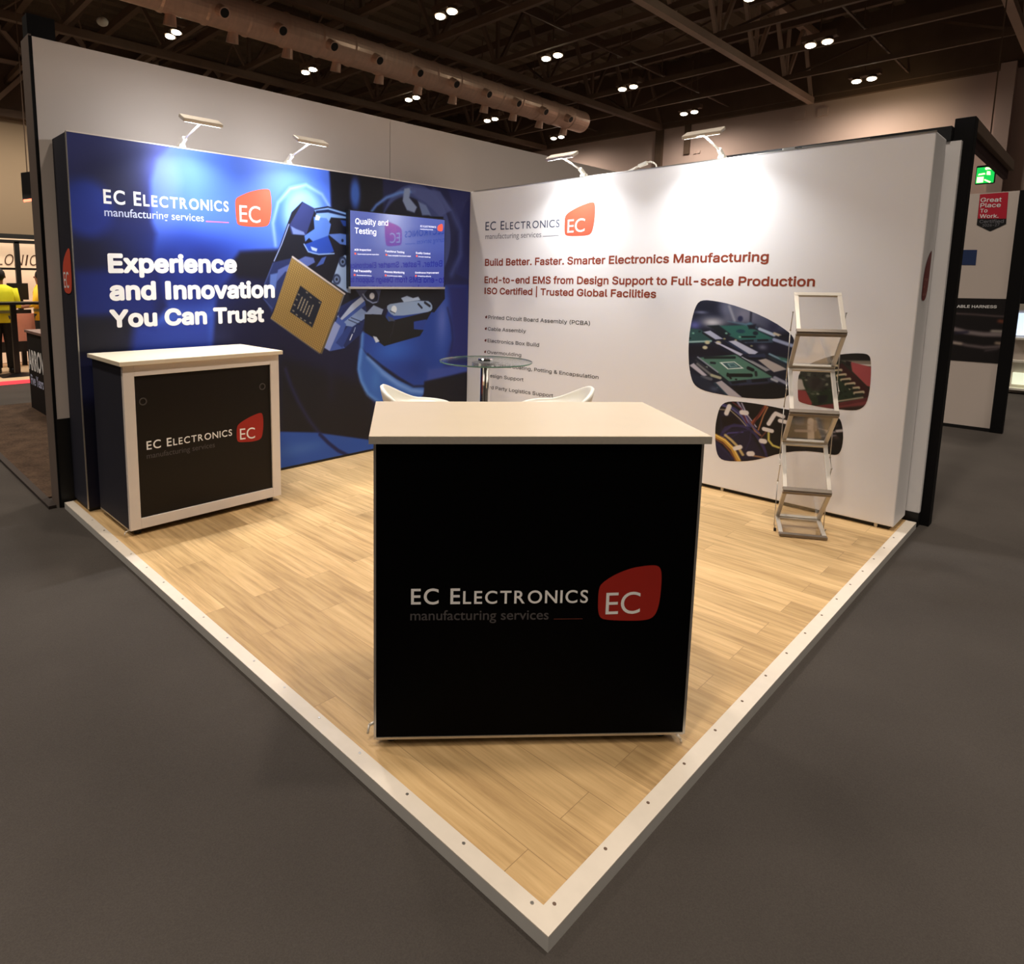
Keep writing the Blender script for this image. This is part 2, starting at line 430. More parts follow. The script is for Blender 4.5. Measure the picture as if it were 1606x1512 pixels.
M['steel_pale'] = mat('pale_roof_steel', (196, 170, 150), .6, var=.15, scale=2)
M['deck'] = mat('roof_deck', (126, 108, 88), .85, var=.25, scale=1.2, stretch=(30, .4, 1))
M['hall_wall'] = mat('cream_hall_wall', (218, 192, 182), .8, var=.06, scale=.5)
M['hall_wall_left'] = mat('tan_hall_wall', (196, 172, 142), .85, var=.06, scale=.5)
M['partition'] = mat('off_white_partition', (214, 202, 194), .8, var=.02, scale=1.5)
M['partition_end'] = mat('grey_partition_end', (104, 90, 82), .8, var=.08)
M['duct'] = mat('spiral_duct_metal', (236, 200, 180), .32, .35, var=.16, stretch=(4, 1, 1), scale=3)
M['lamp_glow'] = mat('lamp_lens', (255, 250, 230), .3, emit=(255, 250, 222), estr=14.0)
M['led'] = mat('led_lens', (255, 255, 255), .3, emit=(250, 252, 255), estr=9.0)

# ------------------------------------------------------------------ dimensions
LB, LW, H, T = 3.740, 3.799, 2.5, .326
Z0 = -.04
frB = lambda u, z, off: (u, -off, z)
frW = lambda u, z, off: (-off, -u, z)

# ================================================================== SETTING
struct(MB().box(-16, 24, -16, 24, Z0-.1, Z0).build('floor', M['carpet']))
struct(MB().box(21.3, 21.6, -14, 24, Z0, 8.15).build('wall_right', M['hall_wall']))
b = MB(); b.box(21.0, 21.3, -14, 24, 8.15, 10.75); b.box(21.12, 21.3, -14, 24, 7.98, 8.15); struct(b.build('trim_1', M['steel_dark']))
struct(MB().box(-16, 21.3, 22, 22.3, Z0, 7.0).build('wall_left', M['hall_wall_left']))
b = MB(); b.box(-16, 21.0, 21.6, 22.3, 7.0, 7.25); b.box(-16, 21.0, 21.8, 22.2, 7.25, 10.75); struct(b.build('trim_2', M['steel_dark']))
# roof deck: trapezoidal sheets running along x
b = MB(); pr = []
y = -14.0
while y < 22:
    pr += [(y, 10.5), (y+.30, 10.5), (y+.36, 10.62), (y+.62, 10.62)]; y += .68
b.mesh([(x, yy, zz) for x in (-16, 21.3) for yy, zz in pr], [(i, i+1, i+1+len(pr), i+len(pr)) for i in range(len(pr)-1)])
struct(b.build('ceiling', M['deck']))
# main lattice girders along x
for y0, mt in ((-2.25, 'steel_pale'), (3.45, 'steel_pale'), (9.0, 'steel_dark'), (14.8, 'steel_dark')):
    b = MB(); b.box(-10, 21.0, y0-.09, y0+.09, 7.9, 8.1); b.box(-10, 21.0, y0-.11, y0+.11, 10.0, 10.25)
    x = -9.85
    while x < 20:
        b.bar((x, y0, 8.05), (x+1.285, y0, 10.1), .1, .1); b.bar((x+1.285, y0, 10.1), (x+2.57, y0, 8.05), .1, .1)
        b.bar((x, y0, 8.0), (x, y0, 10.1), .09, .09); x += 2.57
    struct(b.build('roof_girder', M[mt]))
# purlins along y
x = -7.4
while x < 20.6:
    b = MB(); b.box(x-.06, x+.06, -13, 21.8, 8.1, 8.26); b.box(x-.1, x+.1, -13, 21.8, 9.7, 9.95)
    struct(b.build('roof_purlin', M['steel_dark'])); x += 2.57
# thin services rails
for y0, z0 in ((6.3, 8.35), (.7, 8.35), (12.0, 8.35), (-5.2, 8.35)):
    b = MB(); b.bar((-8, y0, z0), (21, y0, z0), .05, .05)
    x = -7.4
    while x < 20.6: b.bar((x, y0, z0), (x, y0, 9.8), .02, .02); x += 2.57
    struct(b.build('services_rail', M['steel_dark']))
# braces between the girders
for y0, y1 in ((3.45, 9.0), (9.0, 14.8), (14.8, 21.7), (-2.25, 3.45)):
    b = MB()
    for k in range(6):
        x0 = -7.4+k*5.14
        b.bar((x0, y0, 8.15), (x0+2.57, (y0+y1)/2, 9.9), .07, .07); b.bar((x0+2.57, (y0+y1)/2, 9.9), (x0, y1, 8.15), .07, .07)
        b.bar((x0+2.57, y0, 9.9), (x0+5.14, y1, 9.9), .06, .06)
    struct(b.build('roof_brace', M['steel_dark']))
# lattice on the left hall wall
b = MB()
x = -8.0
while x < 10:
    b.bar((x, 21.5, 7.3), (x+2.6, 21.5, 10.2), .14, .14); b.bar((x+2.6, 21.5, 7.3), (x, 21.5, 10.2), .14, .14)
    b.bar((x, 21.5, 8.75), (x+2.6, 21.5, 8.75), .12, .12); x += 2.6
struct(b.build('trim_3', M['steel_pale']))
# pilaster and slot on the far wall
struct(MB().box(21.15, 21.32, 9.0, 9.3, 5.0, 8.1).build('trim_4', M['steel_dark']))
struct(MB().box(21.2, 21.32, 7.85, 8.08, 6.85, 8.1).build('trim_5', M['steel_dark']))
b = MB(); b.box(21.22, 21.32, 3.7, 4.06, 7.5, 7.78); b.box(21.22, 21.32, 2.98, 3.3, 7.5, 7.76); b.box(21.25, 21.32, 7.58, 7.68, 6.82, 6.92); b.box(21.25, 21.32, 7.42, 7.52, 6.82, 6.92)
struct(b.build('trim_6', M['hall_wall']))
b = MB(); b.box(20.9, 21.32, -1.9, -1.55, Z0, 8.1); b.box(21.1, 21.32, -2.6, -2.3, Z0, 8.1); struct(b.build('trim_7', M['hall_wall']))

# air duct
d = thing('air_duct', 'long round copper-tinted metal air duct under the dark roof', 'duct', (6, 9.35, 7.4))
b = MB(); x = -6.0; prev = None; rings = []
n = 28
while x < 15.2:
    for xx, rr in ((x, .385), (x+.05, .385), (x+.06, .365), (x+.9, .365)):
        rings.append([(xx, 9.35+rr*math.cos(2*math.pi*i/n), 7.4+rr*math.sin(2*math.pi*i/n)) for i in range(n)])
    x += .95
b.loft(rings); b.build('duct_body', M['duct'], d, smooth=False)
for k in range(11):
    xk = .4+1.4*k
    o = MB().cyl((xk, 9.35-.30, 7.4-.12), (xk, 9.35-.52, 7.4-.24), .13, .12, n=16).build('nozzle', M['duct'], d)
    MB().cyl((xk, 9.35-.5, 7.4-.225), (xk, 9.35-.528, 7.4-.243), .095, .095, n=16).build('nozzle_opening', M['black'], o)
    MB().cyl((xk+.5, 9.35+.1, 7.4-.33), (xk+.5, 9.35+.16, 7.4-.55), .11, .14, n=16).build('outlet', M['duct'], d)
for k in range(9): MB().bar((-4+2.57*k-1.0, 9.35, 7.75), (-4+2.57*k-1.0, 9.35, 8.9), .02, .02).build('hanger', M['steel_dark'], d)

# twin ceiling lamps
LAMPS = {(0, 2): 'twin ceiling lamp leftmost in the row farthest from the stand, above the left arm light',
 (1, 2): 'twin ceiling lamp second from left in the lowest row, above the blue wall',
 (2, 2): 'twin ceiling lamp third from left in the lowest row, under the duct',
 (3, 2): 'twin ceiling lamp fourth in the lowest row, above the corner of the stand',
 (4, 2): 'twin ceiling lamp lowest in view, nearest the end of the tall partition',
 (1, 1): 'twin ceiling lamp at the top edge just right of the air duct',
 (2, 1): 'twin ceiling lamp in the middle row above the bend of the air duct',
 (3, 1): 'twin ceiling lamp in the middle row between the duct end and the pale girder',
 (4, 1): 'twin ceiling lamp just above the far cream wall, left of the pale girder end',
 (2, 0): 'twin ceiling lamp cut by the top edge right of the pale girder',
 (3, 0): 'twin ceiling lamp right of the pale girder, nearer of the two',
 (4, 0): 'twin ceiling lamp right of the pale girder, close above the far cream wall'}
LX = [2.45, 6.62, 10.85, 15.0, 19.4]; LY = [1.5, 7.05, 12.95]
def hall_light(x, y, z, w, ang=110):
    l = bpy.data.lights.new('ceiling_lamp_light', 'SPOT'); l.energy = w; l.color = (1, .87, .73); l.spot_size = R(ang); l.spot_blend = .8; l.shadow_soft_size = .25
    o = bpy.data.objects.new('ceiling_lamp_light', l); COL.objects.link(o); o.location = (x, y, z); return o
for (i, j), lab in LAMPS.items():
    x, y = LX[i], LY[j]; z = 8.0
    t = thing('ceiling_lamp', lab, 'ceiling lamp', (x, y, z), group='twin ceiling lamps')
    MB().box(x-.12, x+.12, y-.42, y+.42, z+.06, z+.2).build('housing', M['steel_dark'], t)
    MB().bar((x, y, z+.2), (x, y, 9.8), .03, .03).build('hanger', M['steel_dark'], t)
    for s in (-1, 1):
        h = MB().cyl((x, y+s*.2, z+.08), (x-.03, y+s*.2, z-.05), .1, .15, n=20).build('lamp_shade', M['steel_dark'], t)
        MB().sphere((x-.035, y+s*.2, z-.055), .125, (1, 1, .45), n=16).build('lens', M['lamp_glow'], h, smooth=True)
    hall_light(x, y, z-.2, HALL_W*(1.0 if i < 4 else .55), 110 if i < 4 else 178)
# the same grid goes on behind the camera and beyond the frame
for x in (-1.75, -5.9, -10.1):
    for y in LY: hall_light(x, y, 7.8, HALL_W)
for x in (-10.1, -5.9, -1.75, 2.45, 6.62, 15.0):
    for y in (-4.05, -9.6): hall_light(x, y, 7.8, HALL_W)
for x in (2.45, 6.62): hall_light(x, 1.5, 7.8, HALL_W)
for x in (-5.9, -1.75, 2.45): hall_light(x, 18.6, 7.8, HALL_W*.8, 170)  # added lights without fittings, to brighten the left hall wall
ps = thing('ceiling_speaker', 'small white round speaker hanging left of the air duct near the top edge', 'speaker', (.88, 13.6, 7.9))
MB().sphere((.88, 13.6, 8.03), .14, (1, 1, .8), 16).build('speaker_body', M['white_plastic'], ps, smooth=True)
MB().bar((.88, 13.6, 8.1), (.88, 13.6, 10.0), .02, .02).build('hanger', M['steel_dark'], ps)
# warm spot washing the far wall
l = bpy.data.lights.new('far_wall_wash', 'SPOT'); l.energy = 170; l.color = (1, .78, .42); l.spot_size = R(70); l.spot_blend = 1; l.shadow_soft_size = .2
o = bpy.data.objects.new('far_wall_wash', l); COL.objects.link(o); o.location = (19.0, .3, 4.2)
o.rotation_euler = (Vector((21.3, 1.0, 6.2))-o.location).to_track_quat('-Z', 'Y').to_euler()

# ================================================================== STAND PLATFORM
PX, PY = 3.812, 3.869
b = MB(); b.box(-PX+.055, T, -PY+.055, T, Z0, 0.0); f = struct(b.build('floor_platform', M['wood']))
# white edging with mitred corner; screws are children
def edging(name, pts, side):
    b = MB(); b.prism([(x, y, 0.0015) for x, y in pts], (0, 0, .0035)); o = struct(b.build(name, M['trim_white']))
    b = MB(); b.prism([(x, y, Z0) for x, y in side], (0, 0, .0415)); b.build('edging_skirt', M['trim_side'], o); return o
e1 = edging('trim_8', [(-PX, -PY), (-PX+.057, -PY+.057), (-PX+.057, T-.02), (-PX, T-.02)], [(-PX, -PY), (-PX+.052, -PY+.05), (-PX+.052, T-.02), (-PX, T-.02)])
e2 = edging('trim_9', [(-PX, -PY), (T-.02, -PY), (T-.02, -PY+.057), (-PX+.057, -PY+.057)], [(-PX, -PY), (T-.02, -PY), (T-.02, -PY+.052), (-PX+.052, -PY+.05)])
for k in range(16):
    q = .06+.24*k
    MB().cyl((-PX+.04, -PY+q+.02, .004), (-PX+.04, -PY+q+.02, .0062), .005, n=10).build('screw', M['alu'], e1)
    MB().cyl((-PX+q+.02, -PY+.04, .004), (-PX+q+.02, -PY+.04, .0062), .005, n=10).build('screw', M['steel_dark'], e2)

# ================================================================== BLUE DISPLAY WALL
bw = thing('display_wall', 'tall blue exhibition wall printed with a robot gripper holding a gold chip', 'display wall', (-1.9, .16, 0))
MB().box(-LB, 0.0, .004, T, .022, H).build('wall_panel', M['navy'], bw, bevel=.006)
MB().box(-LB+.01, T, .01, T-.01, .0, .022).build('base_rail', M['black'], bw)
MB().box(-LB+.002, 0, -.004, .02, H-.002, H+.006).build('top_rail', M['frame_white'], bw)
MB().box(-LB-.004, -LB+.003, -.004, .006, .02, H).build('corner_profile', M['alu'], bw)
def paint_blue(P):
    A = lambda q: q[0]
    # blurred background
    P.blob(A([(-3.632,2.397)]), .75, .45, (84, 92, 156), .95)
    P.blob(A([(-3.465,2.216)]), .28, .28, (44, 44, 78), .7)
    P.blob(A([(-3.683,1.808)]), .38, .16, (34, 34, 66), .9)
    P.disc(A([(-3.643,2.033)]), .165, .185, (58, 82, 168), .05)
    P.blob(A([(-3.48,1.938)]), .3, .12, (48, 66, 148), .6)
    P.poly([(-3.738,1.626),(-3.263,1.651),(-3.215,1.322),(-3.746,1.326)], (42, 64, 142), .05)
    P.poly([(-3.746,1.316),(-3.372,1.316),(-3.415,1.041),(-3.751,1.065)], (26, 26, 54), .05)
    P.poly([(-3.832,1.071),(-3.414,1.041),(-3.474,-0.191),(-3.899,-0.08)], (30, 34, 84), .06)
    P.poly([(-2.233,1.036),(-1.344,0.895),(-1.232,0.101),(-2.251,0.265)], (20, 19, 42), .05)
    P.poly([(-2.274,1.781),(-1.451,1.133),(-1.454,0.67),(-2.235,0.958)], (26, 30, 78), .08)
    # big blurred robot arm
    P.poly([(-3.081,2.508),(-3.174,2.401),(-3.22,2.254),(-3.231,2.099),(-3.228,1.973),(-3.201,1.892),(-3.213,1.83),(-3.23,1.737),(-3.184,1.579),(-3.147,1.389),(-3.414,1.041),(-2.836,1),(-2.782,1.383),(-2.757,1.503),(-2.678,1.584),(-2.585,1.702),(-2.551,1.79),(-2.431,1.804),(-2.274,1.801),(-1.719,1.908),(-1.55,2.107),(-1.703,2.228),(-1.732,2.529),(-1.737,2.642)], (108, 144, 234), .03)
    P.blob(A([(-2.711,2.425)]), .55, .30, (114, 150, 238), .45)
    P.blob(A([(-3.154,2.253)]), .10, .38, (138, 150, 240), .5)
    P.line([(-2.996,2.372),(-2.972,2.286),(-2.996,2.151)], .04, (92, 128, 226), .07, .55)
    P.blob(A([(-3.085,2.195)]), .1, .25, (128, 150, 244), .45)
    P.blob(A([(-2.807,1.799)]), .5, .12, (64, 100, 205), .75)
    P.blob(A([(-2.985,1.595)]), .42, .28, (38, 58, 138), .95, 1.6)
    P.blob(A([(-3.004,1.709)]), .10, .2, (58, 88, 180), .6)
    P.poly([(-3.382,1.261),(-2.825,1.289),(-2.826,0.999),(-3.418,1.041)], (50, 80, 168), .05)
    P.blob(A([(-3.098,1.135)]), .3, .12, (60, 92, 184), .6)
    # dark block under the arm
    P.poly([(-2.571,1.793),(-2.097,1.836),(-2.105,1.442),(-2.235,1.467),(-2.26,1.589),(-2.589,1.597),(-2.661,1.687)], (28, 26, 54), .03)
    # joint ring left of the gripper
    P.disc(A([(-2.008,2.074)]), .26, .29, (92, 132, 214), .03)
    P.disc(A([(-1.983,2.101)]), .2, .22, (150, 184, 246), .06)
    P.line(chaikin([(-2.261,1.856),(-2.28,2.03),(-2.23,2.192),(-2.117,2.312),(-1.967,2.358),(-1.812,2.297),(-1.716,2.174)], 0), .02, (178, 206, 252), .02, .8)
    # dark upright and light blob
    P.poly([(-1.726,2.488),(-1.157,2.5),(-1.066,2.141),(-1.717,2.095)], (20, 22, 50), .02)
    P.poly([(-1.726,2.499),(-1.157,2.523),(-1.157,2.22),(-1.55,2.134),(-1.67,2.178)], (17, 18, 44), .015)
    P.disc(A([(-1.466,2.336)]), .055, .13, (92, 134, 214), .03)
    # right edge of the wall
    P.poly([(-1.157,2.512),(0.003,2.531),(0.056,-0.106),(-0.83,0.036),(-0.843,1.653),(-1.156,1.706)], (46, 54, 108), .02)
    P.poly([(-0.346,2.531),(0.003,2.531),(0.019,1.601),(-0.192,1.663),(-0.137,2.113)], (58, 66, 128), .02)
    # large round joint
    P.disc(A([(-0.732,2.004)]), .455, .49, (92, 106, 160), .012)
    P.disc(A([(-0.846,1.998)]), .34, .37, (26, 32, 66), .015)
    P.line([(-1.318,2.162),(-1.231,2.259),(-1.112,2.337),(-0.944,2.399),(-0.769,2.428)], .03, (124, 160, 222), .015)
    P.line([(-0.519,2.453),(-0.27,2.292),(-0.137,2.1),(-0.131,1.858),(-0.256,1.662)], .05, (118, 132, 188), .05, .7)
    P.poly([(-0.897,2.438),(-0.818,2.458),(-0.833,2.363),(-0.735,2.284),(-0.767,2.228),(-0.864,2.244),(-0.92,2.326)], (168, 184, 216), .012)
    P.poly([(-0.727,2.343),(-0.619,2.311),(-0.55,2.221),(-0.668,2.212)], (140, 158, 200), .012)
    P.poly([(-0.85,2.466),(-0.433,2.461),(-0.27,2.292),(-0.429,2.218),(-0.619,2.335),(-0.785,2.391)], (112, 124, 176), .012, .8)
    # lower right: body and cup
    P.poly([(-0.977,1.548),(-0.005,1.553),(0.021,0.585),(-0.58,0.6),(-0.635,0.55),(-0.762,0.563),(-0.972,0.69),(-1.188,0.823),(-1.339,0.922),(-1.408,0.994),(-1.392,1.128),(-1.204,1.089)], (54, 92, 172), .015)
    P.poly([(-0.313,1.551),(-0.005,1.553),(0.022,0.556),(-0.354,0.703),(-0.223,1.015)], (58, 66, 136), .05)
    P.blob(A([(-0.383,1.2)]), .085, .26, (116, 132, 202), .9)
    P.line([(-0.308,1.321),(-0.246,1.154),(-0.223,1.001),(-0.25,0.877)], .02, (40, 48, 104), .02, .7)
    P.blob(A([(-1.041,0.941)]), .24, .12, (74, 124, 206), .9)
    P.blob(A([(-0.764,0.737)]), .22, .10, (40, 74, 152), .6)
    P.poly([(-0.573,0.721),(0.017,0.73),(0.02,0.643),(-0.58,0.6)], (84, 104, 176), .03)
    P.poly([(-0.617,0.596),(0.03,0.642),(0.047,0.009),(-0.666,0.116)], (22, 20, 46), .02)
    P.poly([(-1.436,0.953),(-1.408,0.994),(-1.339,0.91),(-1.156,0.77),(-0.972,0.65),(-0.762,0.563),(-0.617,0.562),(-0.634,0.441),(-0.76,0.415),(-0.901,0.298),(-1.188,0.453),(-1.348,0.554),(-1.425,0.693),(-1.452,0.795)], (78, 124, 196), .012, sm=1)
    P.line([(-1.393,1.11),(-1.405,0.964),(-1.437,0.793),(-1.407,0.679),(-1.332,0.552),(-1.188,0.446)], .035, (124, 168, 226), .025, .9)
    P.line([(-1.323,0.896),(-1.156,0.732),(-0.972,0.611),(-0.797,0.527),(-0.653,0.498)], .045, (138, 172, 226), .025, .9)
    P.line([(-1.331,0.919),(-1.156,0.785),(-0.972,0.666),(-0.762,0.563),(-0.635,0.553)], .018, (20, 30, 70), .016, .9)
    P.blob(A([(-1.236,0.675)]), .06, .12, (92, 140, 206), .8)
    # left lower
    P.line([(-2.192,0.856),(-2.144,0.716),(-2.075,0.571),(-1.977,0.406),(-1.855,0.245)], .03, (52, 58, 108), .025, .9)
    P.line([(-1.734,0.89),(-1.738,0.579)], .06, (34, 36, 84), .06, .6)
    P.poly([(-3.78,0.405),(-2.72,0.379),(-2.242,0.335),(-1.911,0.278),(-1.61,0.197),(-1.237,0.095),(0.071,-0.069),(0.085,-0.584),(-3.816,-0.247)], (62, 108, 184), .012)
    P.blob(A([(-2.049,0.157)]), .25, .06, (88, 128, 194), .8)
    P.line([(-1.862,0.252),(-1.771,0.159),(-1.67,0.074),(-1.566,0.012)], .03, (28, 46, 106), .012)
    P.poly([(-4.334,0.796),(-3.432,0.683),(-3.49,-0.521),(-4.405,-0.235)], (24, 26, 62), .05)
    # ---- gripper
    G = P.poly
    G([(-2.108,2.128),(-2.007,2.221),(-1.89,2.176),(-1.753,2.206),(-1.499,2.157),(-0.383,2.221),(-0.346,1.416),(-0.493,1.282),(-1.504,1.373),(-1.66,1.322),(-1.731,1.428),(-2.102,1.765),(-2.284,1.723),(-2.27,1.747)], (27, 29, 54), .004)
    G([(-2.284,1.723),(-2.102,1.765),(-2.206,1.506),(-2.307,1.324),(-2.372,1.434),(-2.367,1.554)], (58, 72, 124), .006)
    P.line([(-2.287,1.717),(-2.364,1.554),(-2.378,1.434),(-2.304,1.356)], .008, (96, 112, 164), .006)
    G([(-2.244,1.664),(-1.985,1.781),(-1.904,1.771),(-1.889,1.734),(-2.104,1.63),(-2.175,1.653),(-2.26,1.567)], (112, 128, 186), .006)
    G([(-2.314,1.626),(-2.245,1.64),(-2.269,1.506),(-2.323,1.518)], (116, 140, 200), .008)
    P.line([(-2.136,2.03),(-2.205,1.87),(-2.277,1.733)], .009, (176, 190, 230), .004)
    G([(-2.132,2.024),(-2.004,2.215),(-1.883,2.173),(-1.975,1.949),(-2.112,1.953)], (66, 76, 130), .005)
    G([(-2.118,2.019),(-2.068,1.998),(-1.996,1.978),(-1.982,1.954),(-2.098,1.954)], (150, 168, 214), .006, .8)
    G([(-1.89,2.164),(-1.753,2.194),(-1.499,2.157),(-1.499,2.118),(-1.723,2.115),(-1.755,2.056),(-1.846,2.087)], (150, 182, 228), .006)
    G([(-1.875,2.159),(-1.753,2.179),(-1.524,2.142),(-1.524,2.129),(-1.754,2.154),(-1.876,2.137)], (30, 48, 100), .005)
    G([(-1.898,2.108),(-1.77,2.105),(-1.724,2.058),(-1.756,1.942),(-1.849,1.861),(-1.946,1.932),(-1.983,1.899),(-1.99,1.948),(-1.892,2.009)], (112, 148, 218), .005)
    G([(-1.876,2.128),(-1.831,2.113),(-1.846,2.081),(-1.884,2.084)], (214, 224, 244), .005)
    G([(-1.984,1.88),(-1.756,1.961),(-1.695,1.83),(-1.773,1.804),(-1.911,1.802),(-1.97,1.831)], (58, 100, 192), .005)
    P.line([(-1.995,1.88),(-1.955,1.82),(-1.85,1.801),(-1.695,1.814)], .011, (168, 194, 238), .005)
    G([(-1.932,1.864),(-1.865,1.848),(-1.873,1.823),(-1.918,1.833)], (200, 214, 242), .005)
    G([(-1.756,1.973),(-1.63,1.987),(-1.525,1.98),(-1.525,1.886),(-1.631,1.897)], (112, 142, 208), .005)
    P.disc(P_([(-1.606,1.928)]), .012, .014, (40, 52, 90), .005)
    G([(-1.629,2.102),(-1.516,2.098),(-1.516,2.046),(-1.597,2.053)], (60, 92, 164), .006)
    G([(-1.82,1.774),(-1.774,1.788),(-1.805,1.724),(-1.882,1.697)], (92, 118, 186), .006)
    G([(-1.638,1.767),(-1.583,1.806),(-1.515,1.784),(-1.52,1.473),(-1.56,1.483),(-1.722,1.571),(-1.689,1.649)], (170, 188, 218), .004)
    for q in ([(-1.605,1.747)], [(-1.67,1.595)]):
        P.disc(q[0], .042, .046, (66, 80, 116), .006); P.disc(q[0], .026, .028, (140, 156, 188), .006); P.disc(q[0], .012, .013, (34, 40, 66), .005)
    # under the screen
    G([(-1.503,1.52),(-0.37,1.522),(-0.357,1.416),(-0.494,1.395),(-0.598,1.411),(-1.046,1.387),(-1.156,1.325),(-1.402,1.439)], (22, 24, 46), .006)
    G([(-0.933,1.428),(-0.857,1.449),(-0.779,1.427),(-0.71,1.441),(-0.679,1.404),(-0.895,1.385)], (186, 202, 226), .006)
    G([(-1.47,1.506),(-1.174,1.507),(-1.21,1.389),(-1.402,1.425)], (96, 106, 142), .006)
    P.disc(P_([(-1.29,1.441)]), .078, .072, (30, 36, 72), .006)
    P.line([(-1.385,1.466),(-1.342,1.418),(-1.272,1.386),(-1.228,1.393)], .012, (170, 184, 214), .006)
    P.disc(P_([(-1.281,1.449)]), .03, .03, (224, 230, 240), .006)
    # lower finger
    G([(-1.677,1.27),(-1.636,1.361),(-1.419,1.452),(-1.359,1.404),(-1.342,1.302),(-1.404,1.112),(-1.59,0.992),(-1.647,0.996),(-1.687,1.045)], (44, 66, 124), .005)
    G([(-1.669,1.276),(-1.402,1.447),(-1.365,1.405),(-1.637,1.226)], (184, 194, 216), .004)
    G([(-1.637,1.226),(-1.365,1.405),(-1.354,1.37),(-1.613,1.204)], (84, 112, 180), .004)
    G([(-1.608,1.215),(-1.403,1.341),(-1.342,1.302),(-1.325,1.267),(-1.505,1.177),(-1.572,1.189)], (150, 170, 208), .004)
    P.line([(-1.546,1.242),(-1.42,1.194)], .006, (30, 40, 70), .004); P.line([(-1.518,1.259),(-1.395,1.218)], .006, (30, 40, 70), .004)
    G([(-1.263,1.366),(-1.147,1.325),(-1.17,1.275),(-1.281,1.284),(-1.342,1.254),(-1.36,1.288)], (166, 182, 212), .005)
    G([(-1.833,1.024),(-1.656,1.272),(-1.572,1.203),(-1.639,1.055),(-1.587,0.992),(-1.744,0.975)], (92, 118, 186), .004)
    G([(-1.833,1.024),(-1.693,1.233),(-1.634,1.189),(-1.752,0.977)], (164, 176, 216), .005)
    G([(-1.656,1.28),(-1.57,1.374),(-1.504,1.386),(-1.637,1.255)], (40, 60, 118), .006)
    G([(-1.687,1.045),(-1.552,1.186),(-1.505,1.17),(-1.615,0.994)], (64, 90, 156), .005)
    P.line([(-1.531,1.063),(-1.506,1.109)], .012, (214, 222, 236), .004); P.line([(-1.489,1.129),(-1.472,1.169)], .008, (190, 202, 226), .004)
    # black block and top plate
    G([(-1.365,1.286),(-1.138,1.274),(-1.082,1.211),(-0.524,1.297),(-0.595,1.209),(-0.737,1.199),(-0.766,1.127),(-0.635,1.114),(-0.685,1.056),(-1.137,0.983),(-1.273,1.071),(-1.369,1.124)], (18, 16, 26), .004)
    G([(-0.767,1.2),(-0.595,1.217),(-0.645,1.114),(-0.766,1.127)], (58, 88, 166), .005)
    G([(-1.116,1.35),(-1.055,1.38),(-0.598,1.406),(-0.523,1.365),(-0.518,1.305),(-0.596,1.284),(-0.999,1.254),(-1.073,1.288)], (164, 184, 214), .004, sm=1)
    P.disc(P_([(-1.018,1.322)]), .034, .036, (228, 236, 246), .005); P.line([(-1.064,1.309),(-1.008,1.287)], .008, (60, 70, 100), .004)
    P.line([(-0.709,1.368),(-0.662,1.33)], .020, (32, 38, 62), .004); P.line([(-0.622,1.381),(-0.556,1.346)], .024, (32, 38, 62), .004)
    G([(-1.101,1.261),(-1.036,1.245),(-0.999,1.208),(-1.082,1.218)], (96, 104, 128), .006)
    G([(-1.273,1.085),(-1.228,1.073),(-1.192,1.031),(-1.237,1.02)], (206, 214, 228), .005)
    P.line([(-1.017,1.194),(-1.036,1.109),(-1.063,1.067)], .014, (56, 58, 74), .01, .8)
    # ---- the gold chip
    G([(-2.109,1.765),(-1.586,1.467),(-1.831,0.954),(-1.854,0.965),(-2.322,1.278),(-2.291,1.33)], (120, 108, 84), .004)
    chip = [(-2.116,1.764),(-1.606,1.46),(-1.85,0.965),(-2.318,1.278),(-2.291,1.324)]
    G(chip, (182, 158, 106), .004, col2=(198, 172, 116), dirv=(1, .3))
    o0 = np.array([(-2.116,1.764)][0]); ux = np.array([(-1.606,1.46)][0])-o0; vy = np.array([(-2.315,1.278)][0])-o0
    A2 = np.linalg.inv(np.stack([ux, vy], 1))
    i = P._sel(chip, 0); q = (np.stack([P.X[i], P.Z[i]], 1)-o0)@A2.T
    ins = P.sd(P.X[i], P.Z[i], chip) < -.004
    s1 = .5+.5*np.cos(q[:, 0]*2*np.pi*30); s2 = .5+.5*np.cos(q[:, 1]*2*np.pi*30)
    al = np.where(ins, np.clip((1-s1*s2)*1.1-.35, 0, 1)*.55, 0); P._mix(i, al*1.25, (120, 98, 58))
    P.line([(-2.107,1.772),(-1.586,1.469)], .015, (216, 208, 206), .004); P.line([(-1.594,1.459),(-1.66,1.316)], .010, (150, 150, 150), .004)
    P.line([(-2.315,1.273),(-1.855,0.96)], .007, (140, 132, 120), .004)
    die = [(-2.037,1.539),(-1.825,1.403),(-1.927,1.187),(-2.14,1.326)]
    G(die, (34, 42, 64), .004)
    o0 = np.array(die[0]); ux = np.array(die[1])-o0; vy = np.array(die[3])-o0
    for a in range(7):
        for c in range(8):
            if 1 <= a <= 5 and 2 <= c <= 6 and random.random() < .92:
                p = o0+ux*(.1+a*.125)+vy*(.12+c*.095); P.line([tuple(p), tuple(p+vy*.045)], .011, (186, 174, 150), .005)
    for a, c in ((.08, .9), (.25, .95), (.45, .96), (.62, .95), (.85, .9), (.3, .06), (.5, .12), (.9, .08), (.04, .3), (.04, .5), (.04, .7)):
        p = o0+ux*a+vy*c; P.line([tuple(p), tuple(p+ux*.05)], .010, (170, 160, 140), .005)
def P_(q): return q[0]
grid_mesh('robot_print', 760, 506, lambda u, v: np.stack([u, np.full_like(u, -.0015), v], 1), paint_blue, (32, 36, 82),
          -LB, 0.0, .024, H-.002, M['print'], bw, 1.42)

